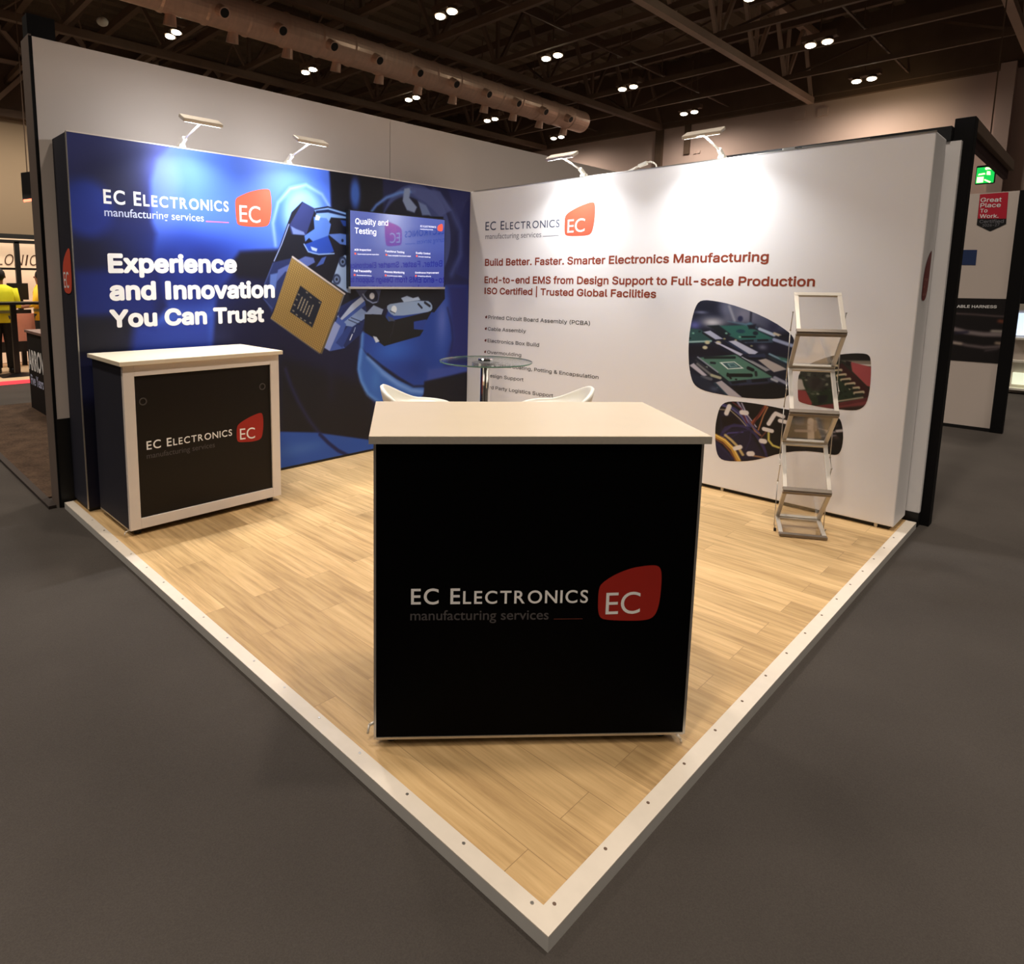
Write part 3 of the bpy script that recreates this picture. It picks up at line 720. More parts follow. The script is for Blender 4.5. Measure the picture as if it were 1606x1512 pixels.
def badge(frame, out, e0, e1, ecap, red, white, parent, off=.003, bold=0.0):
    pts = chaikin(out, 2)
    o = MB().poly([frame(u, z, off) for u, z in pts]).build('logo_badge', red, parent)
    b = MB(); put_text(b, frame, 'EC', e0[0], e0[1], e1[0], ecap-e0[1], bold, off+.0008, (e1[1]-e0[1])/(e1[0]-e0[0])); b.build('badge_lettering', white, o)
def line_text(frame, txt, pts, capz, m, parent, name, bold=0.0, off=.004, **k):
    (u0, z0), (u1, z1) = pts
    b = MB(); put_text(b, frame, txt, u0, z0, u1, capz-z0, bold, off, (z1-z0)/(u1-u0), **k); return b.build(name, m, parent)
# lettering on the blue wall
p = [(-3.537,2.074),(-2.654,2.09),(-3.536,2.161)]
b = MB(); put_caps(b, frB, ECE, p[0][0], p[0][1], p[1][0], p[2][1]-p[0][1], .022, .0024, slope=(p[1][1]-p[0][1])/(p[1][0]-p[0][0])); b.build('company_lettering', M['ink_white'], bw)
p = [(-3.536,1.991),(-2.851,2.002),(-3.533,2.044)]
line_text(frB, 'manufacturing services', p[:2], p[2][1], M['ink_soft'], bw, 'services_lettering', .008, .0024)
p = [(-2.836,2),(-2.655,2.004)]
MB().poly([frB(p[0][0], p[0][1], .0024), frB(p[1][0], p[1][1], .0024), frB(p[1][0], p[1][1]+.008, .0024), frB(p[0][0], p[0][1]+.008, .0024)]).build('logo_underline', M['ink_pink'], bw)
p = [(-2.566,2.021),(-2.39,2.024),(-2.566,2.144)]
badge(frB, [(-2.6,2.154),(-2.593,2.191),(-2.558,2.214),(-2.481,2.251),(-2.39,2.279),(-2.317,2.291),(-2.295,2.274),(-2.287,2.158),(-2.3,2.064),(-2.32,2.009),(-2.371,1.994),(-2.476,1.988),(-2.577,1.992),(-2.594,2.02)], p[0], p[1], p[2][1], M['ink_red'], M['ink_white'], bw, .0022)
for txt, p in (('Experience', [(-3.532,1.625),(-2.6,1.643),(-3.526,1.738)]), ('and Innovation', [(-3.532,1.441),(-2.277,1.45),(-3.153,1.555)]), ('You Can Trust', [(-3.54,1.257),(-2.377,1.258),(-3.535,1.363)])):
    capz = p[2][1]
    if txt == 'and Innovation':
        q = [(-3.158,1.441)][0]; capz = p[0][1]+(p[2][1]-q[1])
    line_text(frB, txt, p[:2], capz, M['ink_white'], bw, 'headline_lettering', .042, .0024, face=SANS)
# red badge on the left end of the blue wall
frE = lambda u, z, off: (-LB-off, -u, z)
badge(frE, [(-.25, 1.66), (-.18, 1.735), (-.06, 1.79), (-.05, 1.70), (-.055, 1.52), (-.10, 1.475), (-.22, 1.48), (-.25, 1.52)], (-.235, 1.515), (-.12, 1.515), 1.62, M['ink_red'], M['ink_white'], bw)

# ================================================================== SCREEN
tv = thing('wall_screen', 'flat television on the blue wall showing a blue Quality and Testing slide', 'television', (-.985, -.03, 1.52))
MB().box(-1.572, -.403, -.052, -.005, 1.515, 2.193).build('casing', M['black'], tv, bevel=.004)
MB().box(-1.3, -.65, -.006, .0, 1.7, 2.0).build('wall_bracket', M['black'], tv)
MB().box(-1.574, -.401, -.058, -.04, 1.513, 1.533).build('bottom_bezel', M['alu'], tv, bevel=.002)
def paint_tv(P):
    t = np.clip((P.Z-1.53)/(2.185-1.53), 0, 1)[:, None]
    c0 = np.array((16, 40, 142.))/255; c1 = np.array((52, 78, 172.))/255; c2 = np.array((78, 96, 182.))/255
    P.C = np.where(t < .6, c0+(c1-c0)*t/.6, c1+(c2-c1)*(t-.6)/.4)
    for q, w in (([(-1.522,1.723),(-1.242,1.712),(-1.018,1.674),(-0.42,1.699)], .06), ([(-1.335,1.834),(-0.935,1.825),(-0.422,1.804)], .06), ([(-1.56,1.594),(-1.099,1.605),(-0.417,1.56)], .07), ([(-0.853,2.021),(-0.426,2.052)], .05)):
        P.line(q, w, (20, 52, 150), .06, .55)
grid_mesh('screen_face', 200, 112, lambda u, v: np.stack([u, np.full_like(u, -.0535), v], 1), paint_tv, (40, 70, 170), -1.560, -.415, 1.533, 2.184, M['screen'], tv)
frT = lambda u, z, off: (u, -.0535-off, z)
p = [(-1.507,2.072),(-1.137,2.082),(-1.505,2.121)]
line_text(frT, 'Quality and', p[:2], p[2][1], M['ink_lit'], tv, 'slide_title', .012, .001, face=SANS)
p = [(-1.513,1.993),(-1.274,1.994),(-1.512,2.041)]
line_text(frT, 'Testing', p[:2], p[2][1], M['ink_lit'], tv, 'slide_title', .012, .001, face=SANS)
for txt, p in (('AOI Inspection', [(-1.518,1.844),(-1.335,1.849),(-1.518,1.861)]), ('Automated optical inspection', [(-1.485,1.811),(-1.244,1.816),(-1.485,1.821)]), ('Functional Testing', [(-1.17,1.846),(-0.94,1.844),(-1.17,1.863)]), ('Tests complete functional output', [(-1.14,1.811),(-0.859,1.814),(-1.14,1.822)]),
               ('Quality Control', [(-0.795,1.845),(-0.606,1.844),(-0.796,1.862)]), ('Visual testing', [(-0.765,1.815),(-0.605,1.814),(-0.765,1.825)]), ('Full Traceability', [(-1.524,1.661),(-1.329,1.661),(-1.524,1.679)]), ('Documented history', [(-1.493,1.629),(-1.328,1.626),(-1.493,1.637)]),
               ('Process Monitoring', [(-1.179,1.66),(-0.938,1.657),(-1.179,1.678)]), ('Continuous data', [(-1.147,1.629),(-0.969,1.626),(-1.147,1.639)]), ('Continuous Improvement', [(-0.802,1.66),(-0.489,1.664),(-0.802,1.676)]), ('Ongoing efforts', [(-0.767,1.631),(-0.594,1.63),(-0.767,1.641)]),
               ('EC ELECTRONICS', [(-0.74,2.096),(-0.533,2.1),(-0.74,2.112)]), ('manufacturing services', [(-0.74,2.072),(-0.573,2.076),(-0.74,2.082)])):
    line_text(frT, txt, p[:2], p[2][1], M['ink_lit'], tv, 'slide_text', .01, .001, face=SANS)
for q in ([(-1.506,1.819)], [(-1.154,1.822)], [(-0.78,1.824)], [(-1.514,1.635)], [(-1.162,1.636)], [(-0.789,1.637)]):
    u, z = q[0]; MB().poly([frT(u-.012, z-.008, .001), frT(u+.007, z-.008, .001), frT(u+.007, z+.008, .001), frT(u-.012, z+.008, .001)]).build('slide_bullet', M['ink_lit_red'], tv)
MB().poly([frT(u, z, .001) for u, z in chaikin([(-0.515,2.117),(-0.483,2.138),(-0.442,2.148),(-0.438,2.083),(-0.464,2.07),(-0.514,2.075)], 2)]).build('slide_badge', M['ink_lit_red'], tv)

# ================================================================== WHITE DISPLAY WALL
ww = thing('display_wall', 'tall white exhibition wall printed with rust text, bullet list and circuit board pictures', 'display wall', (.16, -1.9, 0))
MB().box(.0, T, -LW, -.0005, .028, H).build('wall_panel', M['white_panel'], ww, bevel=.006)
MB().box(.03, T-.02, -LW+.03, .0, .0, .028).build('base_rail', M['black'], ww)
MB().box(-.003, .02, -LW, -.05, H-.002, H+.004).build('top_rail', M['alu'], ww)
b = MB()
for y in (-.6, -1.7, -2.7, -3.7): b.cyl((.02, y, 0), (.02, y, .028), .012, n=12)
b.build('levelling_foot', M['alu'], ww)
p = [(0.218,2.101),(1.113,2.084),(0.216,2.183)]
b = MB(); put_caps(b, frW, ECE, p[0][0], p[0][1], p[1][0], p[2][1]-p[0][1], .004, .0008, slope=(p[1][1]-p[0][1])/(p[1][0]-p[0][0])); b.build('company_lettering', M['ink_slate'], ww)
p = [(0.221,2.016),(0.912,2.004),(0.219,2.068)]
line_text(frW, 'manufacturing services', p[:2], p[2][1], M['ink_grey'], ww, 'services_lettering', 0, .0008)
p = [(0.931,2.008),(1.109,2.008)]
MB().poly([frW(p[0][0], p[0][1], .0008), frW(p[1][0], p[1][1], .0008), frW(p[1][0], p[1][1]+.005, .0008), frW(p[0][0], p[0][1]+.005, .0008)]).build('logo_underline', M['ink_grey'], ww)
p = [(1.2,2.029),(1.379,2.033),(1.195,2.143)]
badge(frW, [(1.166,2.1),(1.166,2.174),(1.202,2.209),(1.307,2.251),(1.41,2.277),(1.462,2.279),(1.476,2.244),(1.477,2.133),(1.464,2.053),(1.447,2.009),(1.405,1.995),(1.282,1.996),(1.194,2.002),(1.17,2.022)], p[0], p[1], p[2][1], M['ink_red'], M['ink_white'], ww, .0008)
for txt, p in (('Build Better. Faster. Smarter Electronics Manufacturing', [(0.222,1.751),(2.913,1.748),(0.22,1.815)]), ('End-to-end EMS from Design Support to Full-scale Production', [(0.221,1.578),(3.221,1.574),(0.219,1.641)]), ('ISO Certified | Trusted Global Facilities', [(0.224,1.468),(2.079,1.471),(0.222,1.528)])):
    line_text(frW, txt, p[:2], p[2][1], M['ink_rust'], ww, 'heading_lettering', .022, .0008, face=SANS)
BUL = (('Printed Circuit Board Assembly (PCBA)', [(0.282,1.216),(1.474,1.215),(0.283,1.251)]), ('Cable Assembly', [(0.28,1.098),(0.768,1.104),(0.28,1.132)]), ('Electronics Box Build', [(0.28,0.978),(0.929,0.982),(0.28,1.012)]),
       ('Overmoulding', [(0.278,0.861),(0.719,0.868),(0.279,0.893)]), ('Conformal Coating, Potting & Encapsulation', [(0.277,0.74),(1.584,0.747),(0.277,0.772)]), ('Design Support', [(0.276,0.621),(0.756,0.629),(0.276,0.654)]), ('3rd Party Logistics Support', [(0.276,0.5),(1.11,0.518),(0.276,0.533)]))
for txt, p in BUL:
    line_text(frW, txt, p[:2], p[2][1], M['ink_dark'], ww, 'bullet_lettering', .009, .0008, face=SANS)
    u, z = p[0]; hc = p[2][1]-z; u -= .028; z += hc*.5; r = hc*.42
    MB().poly([frW(u+a*r, z+c*r, .0008) for a, c in chaikin([(-1, 0), (-.5, .55), (.6, 1.1), (.95, .8), (.8, -.6), (.4, -1), (-.7, -.9)], 1)]).build('bullet_mark', M['ink_brown'], ww)

# picture of circuit boards
def paint_a(P):
    A = lambda q: q[0]
    P.poly([(2.295,1.51),(3.109,1.524),(3.128,1.277),(2.983,1.242),(2.823,1.298),(2.66,1.301),(2.488,1.322),(2.307,1.332)], (86, 92, 122), .03)
    P.poly([(2.359,1.476),(2.593,1.464),(2.625,1.328),(2.486,1.339),(2.371,1.287)], (26, 32, 60), .04)
    P.blob(A([(2.776,1.363)]), .08, .07, (140, 140, 164), .8); P.blob(A([(2.648,1.403)]), .06, .06, (112, 118, 150), .8)
    P.line([(2.663,1.42),(2.709,1.315)], .016, (168, 174, 190), .012, .8); P.disc(A([(2.749,1.331)]), .018, .02, (36, 46, 96), .008)
    P.line([(2.822,1.392),(2.823,1.31)], .012, (30, 34, 60), .01); P.blob(A([(2.98,1.28)]), .05, .05, (40, 44, 84), .9)
    P.blob(A([(2.455,1.367)]), .05, .012, (146, 152, 190), .7); P.blob(A([(2.548,1.293)]), .09, .035, (206, 206, 216), .95); P.blob(A([(2.411,1.265)]), .05, .035, (96, 104, 190), .9)
    P.poly([(2.362,1.239),(2.464,1.233),(2.557,1.157),(2.546,1.139),(2.369,1.12)], (44, 92, 92), .008); P.line([(2.375,1.132),(2.546,1.151)], .012, (160, 196, 196), .006)
    P.poly([(2.521,1.265),(2.792,1.286),(2.986,1.204),(2.976,1.192),(2.757,1.171),(2.678,1.2)], (44, 118, 110), .008)
    P.poly([(2.509,1.265),(2.595,1.275),(2.689,1.212),(2.646,1.181),(2.568,1.239)], (24, 36, 50), .008)
    P.poly([(2.66,1.307),(2.787,1.285),(2.879,1.263),(2.823,1.31),(2.792,1.297)], (96, 160, 190), .01, .7); P.poly([(2.803,1.286),(2.861,1.295),(2.858,1.262),(2.816,1.259)], (24, 26, 50), .008)
    P.line([(2.761,1.197),(2.862,1.204)], .012, (14, 22, 30), .005); P.disc(A([(2.758,1.239)]), .03, .014, (26, 74, 96), .006); P.disc(A([(2.863,1.231)]), .018, .014, (22, 40, 60), .006)
    for x, y in ((660, 470), (700, 520), (720, 455), (850, 520), (900, 480), (1050, 560), (880, 560), (640, 500), (180, 570), (230, 500), (130, 560), (330, 470)):
        P.disc(A([(0, 0)]) if False else AW(x, y), .010, .007, random.choice([(20, 40, 48), (120, 180, 160), (150, 150, 110)]), .004)
    P.poly([(2.752,1.174),(2.976,1.195),(2.988,1.171),(2.802,1.152)], (60, 84, 110), .006); P.poly([(2.768,1.172),(2.853,1.183),(2.854,1.17),(2.774,1.161)], (18, 22, 40), .005); P.poly([(2.879,1.187),(2.951,1.193),(2.957,1.18),(2.88,1.172)], (18, 22, 40), .005)
    P.poly([(2.371,1.096),(2.548,1.116),(2.733,1.05),(2.622,1.041),(2.466,1.033),(2.376,1.019)], (22, 20, 42), .01)
    P.poly([(2.812,1.158),(3.099,1.158),(3.104,1.089),(3.043,1.105),(2.932,1.107)], (26, 28, 60), .012); P.blob(A([(2.919,1.133)]), .03, .02, (120, 126, 150), .8)
    P.line([(2.889,1.263),(2.989,1.226)], .022, (176, 194, 222), .006); P.line([(2.991,1.237),(3.03,1.223)], .018, (206, 194, 170), .006); P.line([(3.03,1.218),(3.074,1.226)], .014, (18, 20, 40), .006)
    P.line([(2.992,1.193),(3.128,1.155)], .024, (150, 164, 204), .006)
    P.poly([(2.483,1.217),(2.534,1.231),(2.635,1.174),(2.579,1.165)], (176, 184, 216), .005); P.line([(2.477,1.21),(2.563,1.158)], .010, (20, 24, 40), .004)
    for x, y in ((460, 590), (620, 575), (830, 800), (1010, 785), (430, 655)): P.disc(AW(x, y), .020, .014, (206, 200, 160), .006)
    P.poly([(2.569,1.146),(2.604,1.143),(2.786,1.072),(2.771,1.054)], (192, 194, 224), .005); P.poly([(2.648,1.158),(2.693,1.155),(2.839,1.082),(2.802,1.073)], (40, 56, 96), .005); P.poly([(2.676,1.159),(2.725,1.169),(2.891,1.095),(2.871,1.077),(2.829,1.076)], (188, 194, 222), .005)
    P.poly([(2.819,1.064),(2.933,1.09),(2.95,1.07),(2.921,1.045),(2.842,1.043)], (44, 56, 92), .006); P.line([(2.831,1.043),(2.925,1.052)], .014, (16, 18, 30), .005)
    P.poly([(2.958,1.092),(3.107,1.046),(3.11,1.014),(2.997,1.057)], (30, 60, 80), .008); P.line([(2.969,1.088),(3.113,1.03)], .012, (130, 170, 190), .006); P.poly([(3.026,1.076),(3.106,1.062),(3.107,1.046),(3.048,1.051)], (60, 120, 110), .008)
    P.poly([(2.443,1.013),(2.743,1.064),(3.006,0.935),(2.997,0.92),(2.691,0.854),(2.62,0.907)], (84, 136, 118), .006)
    P.line([(2.443,1.013),(2.692,0.851)], .020, (26, 36, 52), .006); P.line([(2.451,1.019),(2.613,0.918)], .010, (150, 156, 176), .005)
    P.poly([(2.732,1.063),(2.777,1.049),(3.037,0.925),(3.007,0.921)], (24, 30, 44), .005); P.line([(2.782,1.049),(2.931,0.979)], .008, (178, 186, 200), .004)
    P.poly([(2.821,1.036),(2.859,1.028),(2.983,0.974),(2.953,0.959)], (150, 152, 160), .006); P.poly([(2.895,1.037),(2.946,1.053),(3.097,0.991),(3.009,0.96),(2.977,0.979)], (180, 172, 168), .005)
    P.poly([(2.95,1.07),(2.996,1.063),(3.111,1.003),(3.097,0.986)], (46, 58, 70), .006)
    P.poly([(2.62,0.994),(2.73,1.011),(2.8,0.966),(2.685,0.948)], (230, 240, 238), .004); P.poly([(2.642,0.991),(2.728,1.005),(2.783,0.971),(2.689,0.954)], (58, 104, 110), .004); P.poly([(2.676,0.991),(2.726,0.998),(2.759,0.976),(2.701,0.964)], (120, 166, 166), .004); P.poly([(2.693,0.987),(2.724,0.992),(2.745,0.978),(2.708,0.972)], (66, 112, 122), .004)
    P.line([(2.691,0.903),(2.854,0.92)], .026, (16, 26, 26), .005); P.line([(2.687,0.914),(2.712,0.882)], .014, (16, 26, 26), .005)
    for x in range(650, 900, 30): P.disc(AW(x, 1098), .007, .006, (130, 176, 150), .0008)
    random.seed(9)
    for _ in range(34):
        x = random.uniform(300, 1120); y0 = 830+max(0, (x-720)*.58)+20; y1 = min(1120, 870+(x-230)*.78)-20
        if y1 <= y0 or (470 < x < 830 and 890 < (y0+y1)/2 < 1010 and random.random() < .6): continue
        y = random.uniform(y0, y1)
        if 480 < x < 820 and 890 < y < 1010: continue
        P.disc(AW(x, y), random.uniform(.006, .014), random.uniform(.004, .008), random.choice([(22, 40, 40), (22, 40, 40), (170, 196, 180), (190, 180, 120), (40, 84, 76)]), .0008)
    P.line([(2.508,1.019),(2.728,1.041)], .018, (24, 40, 42), .006); P.line([(2.831,0.972),(2.864,0.961)], .024, (18, 26, 34), .005); P.line([(2.886,0.947),(2.89,0.925)], .018, (30, 40, 44), .005); P.line([(2.557,0.985),(2.586,0.985)], .016, (24, 36, 50), .005)
    P.poly([(2.691,0.854),(2.997,0.92),(3.009,0.888),(2.716,0.822)], (46, 56, 84), .006); P.poly([(2.714,0.856),(2.821,0.883),(2.828,0.867),(2.726,0.84)], (16, 16, 32), .005); P.poly([(2.858,0.89),(2.967,0.908),(2.974,0.89),(2.865,0.868)], (16, 16, 32), .005)
    P.line([(2.781,0.836),(2.975,0.873)], .012, (110, 106, 160), .008, .7); P.poly([(2.716,0.825),(3.01,0.883),(3.161,0.858),(3.168,0.772),(2.8,0.72)], (16, 13, 22), .012)
    P.line([(3.017,0.922),(3.12,0.88)], .022, (150, 154, 178), .006); P.line([(2.998,0.909),(3.034,0.897)], .018, (170, 176, 190), .006)
    P.poly([(2.59,0.833),(2.646,0.857),(2.81,0.745),(2.699,0.741)], (180, 174, 184), .005); P.poly([(2.579,0.831),(2.602,0.837),(2.71,0.743),(2.688,0.746)], (30, 60, 84), .006)
    P.poly([(2.378,0.989),(2.438,0.994),(2.633,0.879),(2.536,0.862)], (34, 38, 56), .006); P.poly([(2.39,0.948),(2.422,0.969),(2.534,0.885),(2.506,0.873)], (190, 186, 202), .005); P.line([(2.452,0.966),(2.569,0.889)], .018, (120, 120, 124), .006); P.line([(2.438,0.994),(2.543,0.934)], .008, (70, 70, 80), .005)
    P.line([(2.494,0.869),(2.565,0.859)], .024, (96, 100, 116), .006); P.line([(2.569,0.889),(2.633,0.876)], .022, (176, 176, 146), .006)
    P.poly([(2.396,0.894),(2.494,0.869),(2.591,0.821),(2.676,0.747),(2.543,0.756),(2.412,0.836)], (34, 46, 74), .012, .85); P.blob(A([(2.594,0.786)]), .03, .02, (90, 100, 130), .7)
def AW(x, y):
    # affine shortcut inside the circuit-board picture
    o, ex, ey = AWO
    fx, fy = x/1400., y/1400.
    w = 1+fx*AWK
    return (o[0]+(ex[0]-o[0])*fx*(1+AWK)/w, o[1]+(ex[1]-o[1])*fx*(1+AWK)/w+(ey[1]-o[1])*fy*(1+.18*fx))
AWO = [(2.295,1.51),(3.061,1.523),(2.349,0.669)]
AWK = -.16
OUT_A = [(2.372,1.132),(2.376,1.037),(2.389,0.93),(2.41,0.854),(2.432,0.808),(2.473,0.777),(2.543,0.758),(2.676,0.749),(2.809,0.747),(2.942,0.756),(3.044,0.771),(3.112,0.794),(3.129,0.854),(3.128,0.994),(3.128,1.123),(3.126,1.187),(3.111,1.226),(3.076,1.258),(2.977,1.322),(2.828,1.387),(2.662,1.438),(2.548,1.457),(2.478,1.462),(2.432,1.449),(2.406,1.403),(2.387,1.317),(2.375,1.216)]
disc_mesh('circuit_board_picture', chaikin(OUT_A, 1), lambda u, v: np.stack([np.full_like(u, -.0008), -u, v], 1), paint_a, (24, 28, 54), M['print'], ww)
# picture of a green board in a red tray
def paint_b(P):
    A = lambda q: q[0]
    P.poly([(3.142,1.142),(3.601,1.179),(3.607,1.1),(3.41,1.087),(3.352,1.053),(3.156,0.954)], (150, 142, 132), .008)
    P.poly([(3.351,1.145),(3.602,1.165),(3.607,1.1),(3.422,1.088),(3.356,1.082)], (26, 15, 12), .004)
    P.poly([(3.158,0.932),(3.236,0.927),(3.254,0.871),(3.165,0.845)], (196, 186, 176), .01)
    P.poly([(3.423,1.081),(3.607,1.098),(3.611,1.062),(3.478,1.066)], (142, 128, 112), .006); P.line([(3.507,1.062),(3.599,1.067)], .012, (216, 206, 196), .005)
    P.poly([(3.473,1.079),(3.611,1.052),(3.623,0.918),(3.576,0.932),(3.487,1.018)], (186, 78, 80), .005); P.poly([(3.446,1.083),(3.476,1.079),(3.473,1.048),(3.449,1.056)], (30, 14, 14), .005)
    P.poly([(3.424,1.067),(3.589,0.913),(3.616,0.869),(3.583,0.851),(3.512,0.869),(3.385,1.029)], (72, 26, 24), .006)
    P.poly([(3.18,0.979),(3.386,1.015),(3.452,0.945),(3.524,0.857),(3.583,0.851),(3.416,0.8),(3.32,0.75),(3.267,0.779),(3.207,0.887)], (40, 60, 36), .006)
    P.poly([(3.177,0.982),(3.361,1.012),(3.377,0.894),(3.335,0.874),(3.226,0.889)], (58, 60, 50), .012)
    for k in range(7):
        x = 1215+44*k; y = 200+44*k
        P.line(BW([(x, y+20), (x+70, y+10)]), .020, (196, 180, 146), .005); P.line(BW([(x+10, y+34), (x+66, y+30)]), .016, (36, 42, 26), .005)
    random.seed(3)
    for _ in range(46):
        x = random.gauss(1120, 60); y = random.gauss(400, 70)
        P.disc(BW([(x, y)])[0], random.uniform(.006, .016), random.uniform(.004, .010), random.choice([(150, 150, 132), (104, 110, 92), (30, 34, 30), (74, 90, 66)]), .005, .85)
    P.disc(A([(3.283,0.904)]), .05, .045, (52, 46, 44), .012); P.poly([(3.295,0.826),(3.357,0.841),(3.355,0.791),(3.312,0.778)], (24, 28, 34), .008)
    for _ in range(16): P.disc(BW([(random.uniform(1260, 1480), random.uniform(430, 530))])[0], .008, .006, (24, 38, 22), .004)
    P.poly([(3.164,0.852),(3.223,0.853),(3.268,0.772),(3.264,0.735),(3.172,0.751)], (170, 66, 66), .006); P.poly([(3.263,0.749),(3.416,0.793),(3.594,0.856),(3.602,0.758),(3.392,0.711),(3.265,0.72)], (140, 58, 58), .006)
    P.line([(3.417,0.779),(3.584,0.841)], .02, (112, 40, 40), .006); P.line([(3.415,0.805),(3.56,0.851)], .010, (170, 156, 130), .005); P.poly([(3.389,0.75),(3.587,0.803),(3.591,0.756),(3.391,0.725)], (60, 40, 26), .01)
def BW(l):
    o, ex, ey = BWO
    return [(o[0]+(ex[0]-o[0])*((x-860)/720.)*(1+.06*(x-860)/720.)/1.06, o[1]+(ex[1]-o[1])*((x-860)/720.)+(ey[1]-o[1])*((y-60)/600.)*(1-.09*(x-860)/720.)) for x, y in l]
BWO = [(3.143,1.128),(3.579,1.163),(3.176,0.692)]
OUT_B = [(3.172,0.853),(3.167,0.897),(3.171,0.97),(3.197,1.013),(3.246,1.052),(3.306,1.084),(3.36,1.109),(3.419,1.125),(3.489,1.138),(3.553,1.141),(3.575,1.128),(3.584,1.103),(3.592,1.036),(3.596,0.928),(3.59,0.845),(3.576,0.795),(3.544,0.765),(3.497,0.755),(3.389,0.75),(3.263,0.756),(3.197,0.767),(3.179,0.781)]
disc_mesh('green_board_picture', chaikin(OUT_B, 1), lambda u, v: np.stack([np.full_like(u, -.0008), -u, v], 1), paint_b, (40, 50, 36), M['print'], ww, 320, 90)
# picture of cable looms
def paint_c(P):
    A = lambda q: q[0]
    P.poly([(2.615,0.444),(2.778,0.233),(2.632,0.201)], (34, 26, 74), .01)
    P.poly([(2.65,0.627),(2.811,0.605),(2.999,0.327),(2.813,0.264),(2.731,0.352),(2.664,0.42)], (38, 28, 62), .02)
    P.poly([(2.661,0.581),(2.759,0.604),(2.824,0.536),(2.683,0.48)], (32, 12, 14), .01)
    for k, c in enumerate(((64, 54, 128), (44, 36, 92), (84, 72, 150), (52, 40, 84))):
        P.line([(2.671,0.437),(2.698,0.499),(2.764,0.534),(2.846,0.532),(2.915,0.489),(2.97,0.43),(3.004,0.343)] if k < 2 else [(2.685,0.464),(2.742,0.518),(2.824,0.536),(2.907,0.503),(2.995,0.373)], .016-.003*k, c, .006)
        P.line([(2.748,0.435),(2.819,0.496),(2.884,0.515),(2.882,0.436),(2.858,0.361)] if k % 2 else [(2.665,0.404),(2.723,0.463),(2.827,0.489)], .008, c, .005)
    for q, c, w in (([(2.663,0.669),(2.733,0.656),(2.811,0.605),(2.86,0.542)], (96, 92, 160), .014), ([(2.67,0.678),(2.755,0.659),(2.825,0.615),(2.875,0.537)], (60, 56, 120), .014), ([(2.649,0.635),(2.726,0.639),(2.798,0.587),(2.846,0.54)], (206, 190, 150), .006), ([(2.774,0.709),(2.815,0.652),(2.857,0.581),(2.897,0.541)], (150, 146, 190), .014),
                    ([(2.737,0.704),(2.8,0.666),(2.851,0.564)], (120, 40, 50), .010), ([(2.804,0.705),(2.847,0.626),(2.918,0.544)], (176, 170, 200), .010), ([(2.97,0.706),(2.933,0.632),(2.887,0.57)], (170, 84, 48), .020), ([(2.985,0.701),(2.961,0.636),(2.934,0.524)], (196, 130, 80), .010), ([(2.957,0.697),(2.914,0.605),(2.896,0.556)], (110, 40, 34), .012),
                    ([(2.865,0.582),(2.913,0.512),(2.951,0.488)], (160, 110, 80), .014), ([(2.823,0.646),(2.881,0.554),(2.943,0.502)], (90, 80, 150), .010), ([(2.959,0.474),(2.982,0.509),(2.99,0.534)], (130, 70, 50), .010)):
        P.line(q, w, c, .005)
    P.line([(2.617,0.428),(2.697,0.402),(2.762,0.35),(2.813,0.264)], .034, (214, 160, 50), .006); P.line([(2.616,0.436),(2.704,0.403),(2.769,0.351),(2.82,0.274)], .008, (250, 222, 120), .004); P.line([(2.618,0.404),(2.691,0.376),(2.748,0.323),(2.791,0.26)], .012, (150, 84, 40), .006)
    P.line([(2.702,0.443),(2.75,0.412),(2.798,0.373),(2.839,0.318)], .020, (206, 180, 110), .006); P.line([(3.006,0.513),(3.01,0.46),(3.04,0.428),(3.082,0.42)], .016, (214, 200, 90), .006)
    P.line([(2.912,0.325),(2.999,0.327)], .012, (180, 130, 80), .006); P.line([(2.637,0.366),(2.702,0.33),(2.767,0.271)], .020, (40, 32, 90), .008)
    for q, w in (([(2.716,0.669),(2.698,0.611)], .034), ([(2.809,0.636),(2.842,0.637)], .036), ([(2.961,0.447),(2.983,0.447)], .036), ([(2.78,0.354),(2.817,0.373)], .032), ([(2.883,0.334),(2.904,0.339)], .038), ([(2.972,0.538),(3.026,0.532)], .030), ([(3.001,0.581),(3.031,0.647),(3.043,0.664),(3.092,0.649)], .030), ([(3.075,0.616),(3.116,0.612)], .030)):
        P.line(q, w, (226, 218, 214), .005)
    # right part of the picture
    P.poly([(3.174,0.636),(3.265,0.647),(3.27,0.582),(3.181,0.552)], (60, 52, 52), .01); P.poly([(3.316,0.652),(3.391,0.653),(3.388,0.61),(3.325,0.614)], (60, 52, 58), .01)
    P.line([(3.271,0.645),(3.282,0.511)], .045, (196, 180, 168), .006); P.line([(3.3,0.646),(3.302,0.588)], .024, (150, 132, 124), .006)
    P.line([(3.18,0.561),(3.267,0.573)], .020, (170, 152, 146), .006); P.line([(3.323,0.602),(3.389,0.592)], .012, (160, 146, 150), .006)
    P.line([(3.183,0.612),(3.261,0.617)], .010, (130, 110, 104), .006, .6); P.line([(3.432,0.603),(3.467,0.613)], .018, (206, 198, 196), .006)
    P.line([(3.371,0.585),(3.42,0.594)], .012, (160, 150, 160), .006); P.line([(3.343,0.551),(3.428,0.57)], .012, (150, 140, 150), .006)
    for x, y in ((1270, 790), (1285, 910), (1240, 985), (1180, 960), (1210, 900)): P.disc(CW(x, y), .016, .012, (70, 50, 44), .008)
def CW(x, y):
    o, ex, ey = CWO
    return (o[0]+(ex[0]-o[0])*((x-60)/1260.), o[1]+(ex[1]-o[1])*((x-60)/1260.)+(ey[1]-o[1])*((y-540)/600.)*(1-.13*(x-60)/1260.))
CWO = [(2.598,0.7),(3.456,0.82),(2.631,0.218)]
